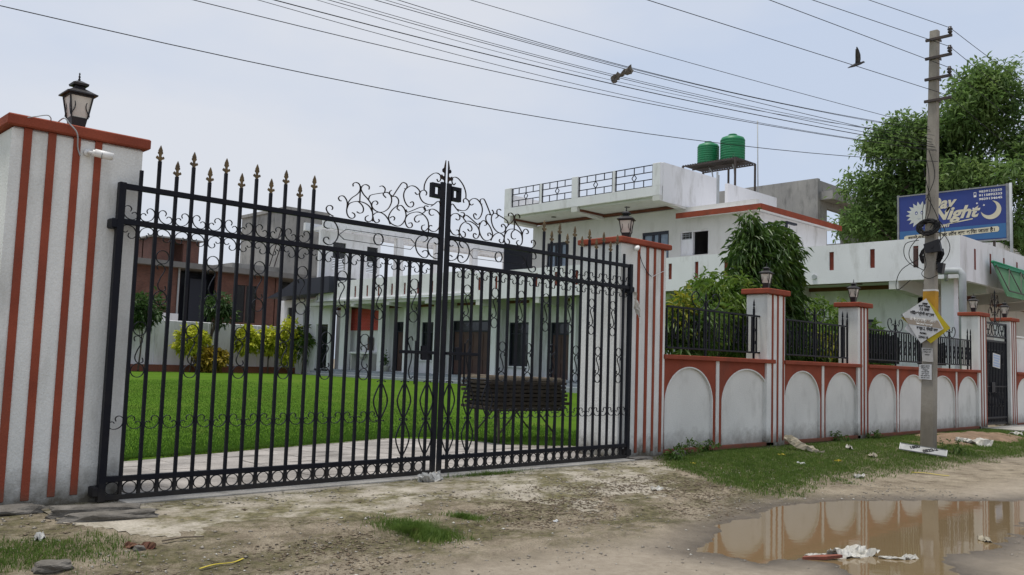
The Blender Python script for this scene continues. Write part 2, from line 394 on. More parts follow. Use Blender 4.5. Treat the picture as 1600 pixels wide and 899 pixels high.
def text_part(txt, size, m, parent, org, xa, ya, name='lettering', shear=0.0, bold=0.0, align='CENTER', lift=0.004, label=None, fit=None, squash=1.0):
    """flat lettering laid on a board: org = world point of the text anchor, xa / ya = unit vectors of the line"""
    cu = bpy.data.curves.new('txt', 'FONT'); cu.body = txt; cu.size = size; cu.align_x = align; cu.align_y = 'CENTER'
    cu.shear = shear; cu.offset = bold; cu.resolution_u = 3; cu.extrude = 0.0; cu.fill_mode = 'FRONT'
    ob = bpy.data.objects.new('txt', cu); COL.objects.link(ob)
    bpy.context.view_layer.update()
    me = bpy.data.meshes.new_from_object(ob.evaluated_get(bpy.context.evaluated_depsgraph_get()))
    bpy.data.objects.remove(ob); bpy.data.curves.remove(cu)
    xa = Vector(xa); ya = Vector(ya); nz = xa.cross(ya); org = Vector(org)
    w = 1.0
    if fit and len(me.vertices):
        xs = [v.co.x for v in me.vertices]; w = fit / max(1e-6, max(xs) - min(xs))
    for v in me.vertices: v.co = org + xa*v.co.x*w + ya*v.co.y*squash + nz*lift
    me.materials.clear(); me.materials.append(M[m])
    return place(name, me, parent, label=label)

# numpy value noise
def _h(ix, iy, s):
    n = (ix * 374761393 + iy * 668265263 + s * 974634) & 0x7fffffff
    n = ((n ^ (n >> 13)) * 1274126177) & 0x7fffffff
    return ((n ^ (n >> 16)) & 0xffff) / 65535.0
def vnoise(x, y, s=0):
    x = np.asarray(x, float); y = np.asarray(y, float)
    ix = np.floor(x).astype(np.int64); iy = np.floor(y).astype(np.int64)
    fx = x - ix; fy = y - iy; fx = fx*fx*(3-2*fx); fy = fy*fy*(3-2*fy)
    return (_h(ix,iy,s)*(1-fx) + _h(ix+1,iy,s)*fx)*(1-fy) + (_h(ix,iy+1,s)*(1-fx) + _h(ix+1,iy+1,s)*fx)*fy
def fbm(x, y, s=0, o=4):
    a = 0.0; k = 0.5; t = 0.0
    for i in range(o):
        a = a + k*vnoise(x*2**i, y*2**i, s+i*17); t += k; k *= 0.5
    return a / t
def np_mesh(name, V, F, m, smooth=False):
    me = bpy.data.meshes.new(name); V = np.asarray(V, np.float32); F = np.asarray(F, np.int32)
    me.vertices.add(len(V)); me.vertices.foreach_set('co', V.ravel())
    k = F.shape[1]; me.loops.add(F.size); me.loops.foreach_set('vertex_index', F.ravel())
    me.polygons.add(len(F)); me.polygons.foreach_set('loop_start', np.arange(0, F.size, k, dtype=np.int32))
    try: me.polygons.foreach_set('loop_total', np.full(len(F), k, np.int32))
    except Exception: pass
    if smooth: me.polygons.foreach_set('use_smooth', np.ones(len(F), bool))
    me.update(calc_edges=True); me.validate()
    if m: me.materials.append(M[m])
    return me
def inside(px, py, poly):
    r = np.zeros(px.shape, bool); n = len(poly)
    for i in range(n):
        x1, y1 = poly[i]; x2, y2 = poly[(i+1) % n]
        c = ((y1 > py) != (y2 > py)) & (px < (x2-x1)*(py-y1)/((y2-y1) if y2 != y1 else 1e-9) + x1)
        r ^= c
    return r
def edge_dist(px, py, poly):
    d = np.full(px.shape, 1e9); n = len(poly)
    for i in range(n):
        x1, y1 = poly[i]; x2, y2 = poly[(i+1) % n]; dx, dy = x2-x1, y2-y1
        t = np.clip(((px-x1)*dx + (py-y1)*dy)/(dx*dx+dy*dy+1e-12), 0, 1)
        d = np.minimum(d, np.hypot(px-x1-t*dx, py-y1-t*dy))
    return np.where(inside(px, py, poly), -d, d)

# ================================================================== GROUND
PUDDLE = [(7.25,4.84),(8.14,5.31),(9.08,5.6),(10.34,5.81),(11.37,5.66),(12.74,5.01),(13.92,4.13),(14.86,3.77),(14.15,3.24),(12.26,3.36),(10.97,3.21),(10.02,3.09),(9.14,3.21),(8.49,3.09),(8.2,2.77),(7.43,2.24),(6.96,2.71),(7.49,3.48),(7.96,3.77),(7.78,4.01),(7.31,4.25)]
APRON = [(2.55,9),(2.78,7.93),(3.15,7.43),(3.77,7.33),(4.34,7.43),(4.99,7.26),(5.55,7.21),(6.21,6.99),(6.87,6.99),(7.46,6.73),(8.04,6.61),(8.66,6.8),(9.36,6.77),(10.14,7.13),(10.56,7.46),(11.13,7.66),(11.43,8.06),(11.5,9)]
VERGE = [(11.17,7.79),(11.04,6.91),(11.23,6.45),(12.26,6.36),(13.32,6.49),(14.74,6.57),(16.54,6.36),(18.93,6.41),(21.7,6.18),(26.61,6.36),(28.95,7.4),(30.2,8.35),(28,8.95),(24,8.95),(12.4,8.95),(11.65,8.43)]
WATER_Z = -0.268
def lane(y):
    """the lane lies a quarter metre below the gate; the verge and the apron slope down to it"""
    u = np.clip((8.7 - np.asarray(y, float))/3.0, 0, 1); return -0.225*u*u*(3-2*u)
def gz(x, y, detail=True):
    x = np.asarray(x, float); y = np.asarray(y, float)
    near = np.clip((9.0 - y) / 1.0, 0, 1)
    h = -0.010 + near*np.clip(0.45 + (y-5.5)*0.4, 0.45, 1)*(0.05*(fbm(x*0.8, y*0.8, 3) - 0.5) + 0.022*(fbm(x*4, y*4, 9) - 0.5))
    if detail: h = h + near*0.022*(fbm(x*13, y*13, 21, 4) - 0.5)
    # loose soil washed over the apron, thicker away from the gate
    sa = edge_dist(x, y, APRON)
    k = np.clip(-sa*2.0 + 0.4, 0, 1)
    pile = np.clip((fbm(x*1.1, y*1.6, 41, 5) - 0.53)*3.2, -0.3, 1) * np.clip((8.3 - y)/1.6, 0.0, 1.0)
    rim = np.clip(1 + sa/0.45, 0, 1)*np.clip((8.6 - y)/0.8, 0, 1)          # soil always laps over the broken edge
    h = h*(1-k) + k*(-0.024 + 0.050*pile + 0.026*rim + 0.020*(fbm(x*9, y*9, 21) - 0.5))
    # shallow rut edges along the lane
    for (xa, ya, xb, yb, amp) in ((4.3, 5.9, 10.4, 5.35, 0.045), (3.3, 7.0, 8.8, 6.2, 0.028), (6.3, 7.1, 11.4, 6.7, 0.022)):
        t = y - (ya + (yb-ya)*(x-xa)/(xb-xa)) + 0.34*(fbm(x*1.7, y*1.7, 5) - 0.5)
        win = np.clip((x-xa)/0.5, 0, 1)*np.clip((xb-x)/0.5, 0, 1)*np.clip((fbm(x*1.3+7, y*0+3, 6) - 0.30)*5, 0, 1)
        h = h + amp*win*np.clip(t/0.035, 0, 1)*np.exp(-np.clip(t, 0, 9)/0.55)
    sd = edge_dist(x, y, PUDDLE) + 0.45*(fbm(x*2.2, y*2.2, 77, 5) - 0.5)
    w = np.clip(1 - (sd - 0.15)/0.9, 0, 1); w = w*w*(3-2*w)
    hp = WATER_Z + np.clip(sd*0.04, -0.03, 0.03) + 0.007*(fbm(x*9, y*9, 31) - 0.5)
    h = (h + lane(y))*(1-w) + hp*w
    return h
def axis(lo, hi, step, far):
    a = list(np.arange(lo, hi + 1e-6, step)); s = step; v = lo; left = []
    while v > -far: s *= 1.22; v -= s; left.append(v)
    s = step; v = hi; right = []
    while v < far: s *= 1.22; v += s; right.append(v)
    return np.array(left[::-1] + a + right)
gx = axis(1.3, 15.0, 0.044, 900.0); gy = axis(2.3, 9.05, 0.042, 900.0)
GX, GY = np.meshgrid(gx, gy, indexing='ij')
GZ = gz(GX, GY)
V = np.stack([GX, GY, GZ], -1).reshape(-1, 3)
ni, nj = GX.shape
I = (np.arange(ni-1)[:, None]*nj + np.arange(nj-1)[None, :]).ravel()
F = np.stack([I, I+nj, I+nj+1, I+1], -1)
gm = bpy.data.materials.new('lane_dirt'); gm.use_nodes = True
M['lane_dirt'] = gm
def build_ground_material():
    nt = gm.node_tree; N, L = nt.nodes, nt.links; b = N["Principled BSDF"]
    geo = N.new("ShaderNodeNewGeometry"); at = N.new("ShaderNodeAttribute"); at.attribute_name = 'zone'
    sp = N.new("ShaderNodeSeparateColor"); L.new(at.outputs["Color"], sp.inputs[0])
    def noise(s, d, r=0.6):
        n = N.new("ShaderNodeTexNoise"); n.inputs["Scale"].default_value = s; n.inputs["Detail"].default_value = d; n.inputs["Roughness"].default_value = r
        L.new(geo.outputs["Position"], n.inputs["Vector"]); return n.outputs["Fac"]
    def ramp(f, els):
        r = N.new("ShaderNodeValToRGB"); e = r.color_ramp.elements
        e[0].position, e[0].color = els[0][0], (*els[0][1], 1); e[1].position, e[1].color = els[1][0], (*els[1][1], 1)
        for p, c in els[2:]: x = e.new(p); x.color = (*c, 1)
        L.new(f, r.inputs["Fac"]); return r.outputs["Color"]
    def mix(f, a, c):
        x = N.new("ShaderNodeMix"); x.data_type = 'RGBA'; L.new(f, x.inputs[0])
        for s, v in ((6, a), (7, c)):
            if isinstance(v, tuple): x.inputs[s].default_value = (*v, 1)
            else: L.new(v, x.inputs[s])
        return x.outputs[2]
    base = ramp(noise(2.6, 9, 0.74), [(0.32, (0.12, 0.096, 0.063)), (0.64, (0.38, 0.33, 0.25)), (0.47, (0.27, 0.228, 0.168))])
    grit = ramp(noise(55, 6, 0.75), [(0.36, (0.60, 0.58, 0.55)), (0.66, (1.25, 1.23, 1.2))])
    mu = N.new("ShaderNodeMix"); mu.data_type = 'RGBA'; mu.blend_type = 'MULTIPLY'; mu.inputs[0].default_value = 1.0
    L.new(base, mu.inputs[6]); L.new(grit, mu.inputs[7]); c = mu.outputs[2]
    road = ramp(noise(9, 9, 0.78), [(0.32, (0.285, 0.238, 0.182)), (0.7, (0.43, 0.372, 0.295))])
    lp, lf = litter_patches(nt, c); c = mix(at.outputs["Alpha"], c, lp)
    c = mix(sp.outputs[1], c, road)
    c = mix(sp.outputs[0], c, ramp(noise(6, 6, 0.7), [(0.3, (0.085, 0.072, 0.04)), (0.7, (0.17, 0.145, 0.09))]))
    c = mix(sp.outputs[2], c, ramp(noise(12, 5), [(0.3, (0.085, 0.068, 0.048)), (0.7, (0.135, 0.108, 0.078))]))
    L.new(c, b.inputs["Base Color"])
    mr = N.new("ShaderNodeMapRange"); L.new(sp.outputs[2], mr.inputs[0]); mr.inputs[3].default_value = 0.95; mr.inputs[4].default_value = 0.42
    L.new(mr.outputs[0], b.inputs["Roughness"]); b.inputs["Specular IOR Level"].default_value = 0.3
    bp = N.new("ShaderNodeBump"); bp.inputs["Strength"].default_value = 0.9; bp.inputs["Distance"].default_value = 0.035
    L.new(noise(48, 7, 0.72), bp.inputs["Height"]); L.new(bp.outputs["Normal"], b.inputs["Normal"])
build_ground_material()
gme = np_mesh('ground', V, F, 'lane_dirt', True)
zone = np.zeros((len(V), 4), np.float32)
vx, vy = V[:, 0], V[:, 1]
zone[:, 3] = np.clip((vy - 5.2 + 0.08*(vx - 5))/0.7, 0, 1)*np.clip((12.5 - vx)/1.5, 0, 1)
sv = edge_dist(vx, vy, VERGE) + 0.5*(fbm(vx*1.5, vy*1.5, 61) - 0.5)
zone[:, 0] = np.clip(0.5 - sv*2.5, 0, 1)*np.clip((fbm(vx*3, vy*3, 62) - 0.25)*3, 0, 1)
lane_y = 5.9 - 0.08*(vx - 7)
zone[:, 1] = np.clip((lane_y - vy)/0.8, 0, 1)*0.85 + 0.0
sp_ = edge_dist(vx, vy, PUDDLE) + 0.45*(fbm(vx*2.2, vy*2.2, 77, 5) - 0.5)
zone[:, 2] = np.clip(1 - (sp_ - 0.02)/0.75, 0, 1)**1.4*np.clip(0.5 + 1.4*(fbm(vx*2.5, vy*2.5, 33)), 0, 1)
ca = gme.color_attributes.new('zone', 'FLOAT_COLOR', 'POINT'); ca.data.foreach_set('color', zone.ravel())
tag(place('ground', gme), kind='structure')

# rain puddle: a water sheet lying in the hollow
wmat = bpy.data.materials.new('muddy_water'); wmat.use_nodes = True
M['muddy_water'] = wmat
_b = wmat.node_tree.nodes["Principled BSDF"]
_b.inputs["Base Color"].default_value = (0.165, 0.118, 0.062, 1); _b.inputs["Roughness"].default_value = 0.045
_b.inputs["IOR"].default_value = 1.33; _b.inputs["Specular IOR Level"].default_value = 0.5
_n = wmat.node_tree.nodes.new("ShaderNodeTexNoise"); _n.inputs["Scale"].default_value = 5.0; _n.inputs["Detail"].default_value = 3
_g = wmat.node_tree.nodes.new("ShaderNodeNewGeometry"); wmat.node_tree.links.new(_g.outputs["Position"], _n.inputs["Vector"])
_bp = wmat.node_tree.nodes.new("ShaderNodeBump"); _bp.inputs["Strength"].default_value = 0.012; _bp.inputs["Distance"].default_value = 0.05
wmat.node_tree.links.new(_n.outputs["Fac"], _bp.inputs["Height"]); wmat.node_tree.links.new(_bp.outputs["Normal"], _b.inputs["Normal"])
mb = MB(); mb.add([(6.2,1.4,WATER_Z),(16.2,1.4,WATER_Z),(16.2,6.1,WATER_Z),(6.2,6.1,WATER_Z)], [(0,1,2,3)])
tag(part('puddle_water', mb, 'muddy_water'), 'brown rain puddle mirroring the arched wall in the lane', 'water', kind='structure')

# concrete apron with a broken edge
M['apron'] = mat('apron', (0.40, 0.365, 0.305), 0.9, (0.25, 0.22, 0.175), 1.7, 0.6, 28, dirt=(0.085, 0.075, 0.035), dirt_amt=0.9, dirt_scale=(0.9, 1.7, 1), fine=0.14)
ax_ = np.arange(2.2, 13.0, 0.06); ay_ = np.arange(5.9, 9.06, 0.06); AX, AY = np.meshgrid(ax_, ay_, indexing='ij')
cx_, cy_ = AX[:-1, :-1] + 0.03, AY[:-1, :-1] + 0.03
keep = (edge_dist(cx_, cy_, APRON) + 0.35*(fbm(cx_*2.6, cy_*2.6, 71) - 0.5) < 0).ravel() & (cy_.ravel() < 8.99)
I = (np.arange(len(ax_)-1)[:, None]*len(ay_) + np.arange(len(ay_)-1)[None, :]).ravel()[keep]
V = np.stack([AX, AY, lane(AY) - 0.004 + 0.006*(fbm(AX*1.5, AY*1.5, 72) - 0.5)], -1).reshape(-1, 3); nj = len(ay_)
apron_me = np_mesh('concrete_apron', V, np.stack([I, I+nj, I+nj+1, I+1], -1), 'apron', True)
_nt = M['apron'].node_tree; _pb = _nt.nodes["Principled BSDF"]; _src = _pb.inputs["Base Color"].links[0].from_socket
_nt.links.new(litter_patches(_nt, _src, 0.9)[0], _pb.inputs["Base Color"])
tag(place('concrete_apron', apron_me), kind='structure')
mb = MB(); mb.bevbox(3.35, 11.15, 8.66, 9.04, -0.05, 0.014, 0.006)
tag(part('gate_threshold', mb, 'kerb'), kind='structure')

# paved strip inside the gate, laid with square pavers
def lawn_front(x):
    return np.interp(x, [-12,2,4.56,6.78,9.8,10.4,11.0,11.3,12,14,31], [9.6,11.2,11.96,12.6,13.3,13.0,12.2,11.2,10.7,10.3,9.9])
mb = MB(); mb.box(-3, 13.5, 9.05, 13.5, -0.1, -0.012)
drv = tag(part('driveway', mb, 'bed_soil'), kind='structure')
mb = MB(); mb.bevbox(-0.228, 0.228, -0.228, 0.228, -0.03, 0.0, 0.005)
pvm = mb.mesh('paver', 'paving')
x = -2.7
while x < 13.2:
    y = 9.30
    while y < 13.5:
        if y - 0.35 < lawn_front(x): place('paver', pvm, drv, loc=(x, y, 0.004 + random.uniform(-0.005, 0.006)), rot=(random.uniform(-0.006, 0.006), random.uniform(-0.006, 0.006), 0))
        y += 0.466
    x += 0.466

# lawn, rising gently towards the house
def lawn_z(y):
    t = np.clip((np.asarray(y, float) - 13)/25, 0, 1); return 0.03 + 0.28*t*t*(3-2*t)
lx = np.concatenate([np.linspace(-12, 2, 8), np.linspace(2.3, 14, 60), np.linspace(15, 31, 12)])
lt = np.linspace(0, 1, 70)**1.6
LX, LT = np.meshgrid(lx, lt, indexing='ij')
LF = lawn_front(LX) + 0.10*(vnoise(LX*3, LX*0+2, 5) - 0.5)
LY = LF + (53.6 - LF)*LT
LZ = lawn_z(LY) + 0.01*(fbm(LX*2, LY*2, 8) - 0.5)
LZ[:, 0] -= 0.06
V = np.stack([LX, LY, LZ], -1).reshape(-1, 3); ni, nj = LX.shape
I = (np.arange(ni-1)[:, None]*nj + np.arange(nj-1)[None, :]).ravel()
tag(place('lawn_ground', np_mesh('lawn_ground', V, np.stack([I, I+nj, I+nj+1, I+1], -1), 'lawn_soil', True)), kind='structure')

def blades(name, P, h, w, m, label, cat, seed=1, lean=0.5):
    """a mass of single grass blades, three faces each"""
    rs = np.random.RandomState(seed); n = len(P)
    a = rs.rand(n)*2*PI; H = h[0] + (h[1]-h[0])*rs.rand(n)**1.5; W = w*(0.7 + 0.6*rs.rand(n))
    dx, dy = np.cos(a), np.sin(a); la = rs.rand(n)*2*PI; ll = lean*H*rs.rand(n)
    ox, oy = np.cos(la)*ll, np.sin(la)*ll
    V = np.zeros((n, 5, 3), np.float32)
    V[:, 0] = P + np.stack([-dx*W/2, -dy*W/2, 0*W], -1); V[:, 1] = P + np.stack([dx*W/2, dy*W/2, 0*W], -1)
    mid = P + np.stack([ox*0.35, oy*0.35, H*0.6], -1)
    V[:, 2] = mid + np.stack([dx*W*0.38, dy*W*0.38, 0*W], -1); V[:, 3] = mid - np.stack([dx*W*0.38, dy*W*0.38, 0*W], -1)
    V[:, 4] = P + np.stack([ox, oy, H], -1)
    b = (np.arange(n)*5)[:, None]
    F = np.concatenate([b + np.array([[0,1,2]]), b + np.array([[0,2,3]]), b + np.array([[3,2,4]])], 0)
    o = place(name, np_mesh(name, V.reshape(-1, 3), F, m)); tag(o, label, cat, kind='stuff'); return o
def scatter(poly, n, seed, soft=0.25, nscale=1.5, thr=0.0):
    rs = np.random.RandomState(seed); xs = [p[0] for p in poly]; ys = [p[1] for p in poly]
    x = min(xs) - .3 + (max(xs)-min(xs) + .6)*rs.rand(n); y = min(ys) - .3 + (max(ys)-min(ys) + .6)*rs.rand(n)
    d = edge_dist(x, y, poly) + 0.7*(fbm(x*nscale, y*nscale, 61) - 0.5)
    k = (d < soft*(rs.rand(n) - 0.6)) & (fbm(x*2.3, y*2.3, 91) > thr + 0.25*rs.rand(n)) & (y < 8.97)
    x, y = x[k], y[k]; return np.stack([x, y, gz(x, y, False) - 0.004], -1)
rs = np.random.RandomState(4)
n = 170000; bx = 2.2 + 12.0*rs.rand(n); by = lawn_front(bx) + 24.0*rs.rand(n)**2.4 + 0.03; bx = bx + (by-12)*0.42*rs.rand(n)
blades('lawn_grass', np.stack([bx, by, lawn_z(by) - 0.004], -1), (0.018, 0.05), 0.010, 'lawn_blade', 'short bright green lawn grass inside the gate', 'grass', 2, 0.7)
P1 = scatter(VERGE, 190000, 11, 0.7, 1.5, 0.05); P2 = P1[P1[:, 0] < 15]
blades('verge_grass', np.concatenate([P1, P2]) + np.random.RandomState(3).randn(len(P1)+len(P2), 3)*[0.02, 0.02, 0], (0.015, 0.06), 0.008, 'verge_blade', 'rough green grass verge along the foot of the arched wall', 'grass', 3, 0.9)
P3 = scatter([(1.55,7.86),(1.64,7.13),(2.34,6.91),(2.8,7.13),(2.72,7.46),(2.35,7.73),(1.92,8.28)], 26000, 12, 0.35, 2.5, 0.08)
blades('corner_grass', P3, (0.015, 0.06), 0.006, 'verge_blade', 'patch of low grass at the foot of the left gate pillar', 'grass', 5, 0.9)
def tuft(cx, cy, rx, ry, n, hh, label, seed, rot=0.0):
    r = np.random.RandomState(seed); a = r.rand(n)*2*PI; q = np.abs(r.randn(n))*0.52; q = q*(0.75 + 0.35*vnoise(np.cos(a)*2.5+9, np.sin(a)*2.5+9, seed))
    x = q*np.cos(a)*rx; y = q*np.sin(a)*ry; X = cx + x*math.cos(rot) - y*math.sin(rot); Y = cy + x*math.sin(rot) + y*math.cos(rot)
    P = np.stack([X, Y, gz(X, Y, False) + 0.0], -1)
    blades('grass_tuft', P, (0.02, hh), 0.006, 'verge_blade', label, 'grass', seed, 1.3)
tuft(5.34, 6.66, 0.40, 0.36, 8500, 0.085, 'thick round grass tuft on the dirt before the gate', 31, -0.75)
tuft(6.08, 6.88, 0.26, 0.17, 1100, 0.055, 'thin small grass tuft beside the thick one', 32, -0.6)
tuft(7.91, 8.56, 0.9, 0.10, 1500, 0.09, 'sparse grass strip growing under the right gate leaf', 33, 0.0)

# ================================================================== GATE PILLARS AND BOUNDARY WALL
PY0 = 9.0      # street face of the pillars
def pillar(name, x0, x1, depth, h, cap, over, stripes, label, group=None, z0=-0.08):
    r = root(name, ((x0+x1)/2, PY0 + depth/2, 0), label, 'pillar', group)
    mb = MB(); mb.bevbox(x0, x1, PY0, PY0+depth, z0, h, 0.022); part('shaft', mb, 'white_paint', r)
    mb = MB(); mb.bevbox(x0-over, x1+over, PY0-over, PY0+depth+over, h, h+cap, 0.012); part('cap', mb, 'terracotta', r)
    for a, b in stripes:
        mb = MB(); mb.bevbox(a, b, PY0-0.012, PY0+0.01, 0.07 + random.uniform(-0.02, 0.02), h-0.002, 0.004); part('stripe', mb, 'terracotta', r)
    return r
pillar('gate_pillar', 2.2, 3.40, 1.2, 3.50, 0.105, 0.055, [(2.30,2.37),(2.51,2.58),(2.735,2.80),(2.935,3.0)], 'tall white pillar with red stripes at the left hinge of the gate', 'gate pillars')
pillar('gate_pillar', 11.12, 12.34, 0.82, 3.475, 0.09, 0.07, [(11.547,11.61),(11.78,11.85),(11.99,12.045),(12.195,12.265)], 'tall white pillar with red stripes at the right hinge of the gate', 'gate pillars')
def small_stripes(a, b): w = b-a; return [(a+w*f-0.028, a+w*f+0.028) for f in (0.29, 0.58, 0.90)]
for (a, b, h, lab) in ((15.71,16.41,2.99,'white red-capped wall pillar nearest the big gate'),(19.72,20.27,3.0,'white red-capped wall pillar just left of the utility pole'),
                       (27.57,28.28,3.27,'white red-capped pillar at the left side of the narrow side gate'),(30.40,31.02,3.27,'white red-capped pillar at the right side of the narrow side gate')):
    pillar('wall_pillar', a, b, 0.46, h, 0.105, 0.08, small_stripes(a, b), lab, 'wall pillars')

def wall_section(x0, x1, arches, label):
    r = root('boundary_wall', ((x0+x1)/2, 9.15, 0), label, 'wall', 'sections of the arched boundary wall')
    mb = MB(); mb.box(x0, x1, 9.085, 9.30, -0.1, 1.612); part('core', mb, 'panel_paint', r)
    mb = MB(); mb.bevbox(x0, x1, 9.0, 9.12, 0.0, 0.075, 0.006); part('base_trim', mb, 'terracotta', r)
    mb = MB(); mb.bevbox(x0-0.02, x1+0.02, 8.965, 9.32, 1.612, 1.69, 0.008); part('coping', mb, 'terracotta', r)
    mb = MB(); mb.box(x0, x1, 9.03, 9.2, -0.25, 0.001); part('footing', mb, 'stone', r)
    edges = []
    for (a, b) in arches:
        n = 28; top = 1.485; spring = 0.80
        xs = [a + (b-a)*(0.5 - 0.5*math.cos(PI*i/n)) for i in range(n+1)]
        zz = [spring + (top-spring)*math.sqrt(max(0, 1-((x-(a+b)/2)/((b-a)/2))**2))**0.9 for x in xs]
        mb = MB()
        for i in range(n):                                  # spandrel standing proud of the white arch panel
            q = [(xs[i], zz[i]), (xs[i+1], zz[i+1]), (xs[i+1], 1.6125), (xs[i], 1.6125)]
            V = [(p[0], 9.045, p[1]) for p in q] + [(p[0], 9.09, p[1]) for p in q]
            mb.add(V, [(0,1,2,3), (4,7,6,5), (0,4,5,1), (2,6,7,3)])
        part('arch_spandrel', mb, 'terracotta', r)
        pts = [(a+0.006, 0.075)] + [(a+0.006, spring*0.6), ] + [(min(max(xs[i], a+0.006), b-0.006), zz[i]-0.004) for i in range(n+1)] + [(b-0.006, spring*0.6), (b-0.006, 0.075)]
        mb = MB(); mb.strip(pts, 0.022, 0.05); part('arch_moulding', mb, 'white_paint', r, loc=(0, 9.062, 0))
        edges += [a, b]
    es = [x0] + edges + [x1]
    for i in range(0, len(es), 2):
        a, b = es[i], es[i+1]
        if b - a < 0.02: continue
        if 0 < i < len(es)-2:
            c = (a+b)/2
            for (p, q, m) in ((a, c-0.05, 'terracotta'), (c-0.05, c+0.05, 'white_paint'), (c+0.05, b, 'terracotta')):
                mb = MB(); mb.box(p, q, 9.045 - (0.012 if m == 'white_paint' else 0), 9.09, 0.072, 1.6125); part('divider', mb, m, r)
        else:
            mb = MB(); mb.box(a, b, 9.045, 9.09, 0.072, 1.6125); part('divider', mb, 'terracotta', r)
    return r
wall_section(12.34, 15.98, [(12.42,13.88),(14.18,15.93)], 'arched wall section between the big gate and the first small pillar')
wall_section(16.41, 19.86, [(16.48,17.98),(18.25,19.80)], 'arched wall section between the two small pillars left of the pole')
wall_section(20.27, 27.70, [(20.34,21.90),(22.12,23.86),(24.06,25.82),(26.04,27.64)], 'long arched wall section behind the utility pole')
wall_section(31.02, 36.5, [(31.14,32.7),(32.95,34.5),(34.7,36.3)], 'arched wall section right of the narrow side gate')
r = root('upper_wall', (33.7, 9.4, 1.69), 'plain white raised wall right of the narrow side gate', 'wall')
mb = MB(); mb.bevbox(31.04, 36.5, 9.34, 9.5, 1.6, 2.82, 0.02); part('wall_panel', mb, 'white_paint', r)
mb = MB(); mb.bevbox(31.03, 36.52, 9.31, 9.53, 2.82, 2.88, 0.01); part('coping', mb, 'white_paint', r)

# ------------------------------------------------------------------ scroll ironwork shapes (2D, XZ plane)
def arc(cx, cz, rx, rz, a0, a1, n=10):
    return [(cx + rx*math.cos(math.radians(a0+(a1-a0)*i/n)), cz + rz*math.sin(math.radians(a0+(a1-a0)*i/n))) for i in range(n+1)]
def comma_scroll(w, h):
    """C scroll resting on a rail: tall curl on the left, small curl on the right; origin at bottom left of its gap"""
    p = [(0.50,0.62),(0.56,0.82),(0.44,0.99),(0.24,1.0),(0.06,0.82),(0.04,0.52),(0.18,0.22),(0.42,0.05),(0.68,0.02),(0.90,0.14),(0.97,0.36),(0.88,0.55),(0.70,0.58),(0.60,0.46)]
    return [(a*w, b*h) for a, b in smooth_curve(p, 3)]
def s_scroll(w, h):
    p = [(0.15,0.80),(0.05,0.93),(0.30,1.0),(0.62,0.95),(0.78,0.82),(0.66,0.68),(0.45,0.52),(0.34,0.40),(0.22,0.22),(0.36,0.06),(0.66,0.0),(0.95,0.07),(0.85,0.20)]
    return [((a-0.5)*w, b*h) for a, b in smooth_curve(p, 3)]
def ring_pts(rx, rz, n=20): return [(rx*math.cos(2*PI*i/n), rz*math.sin(2*PI*i/n)) for i in range(n)]

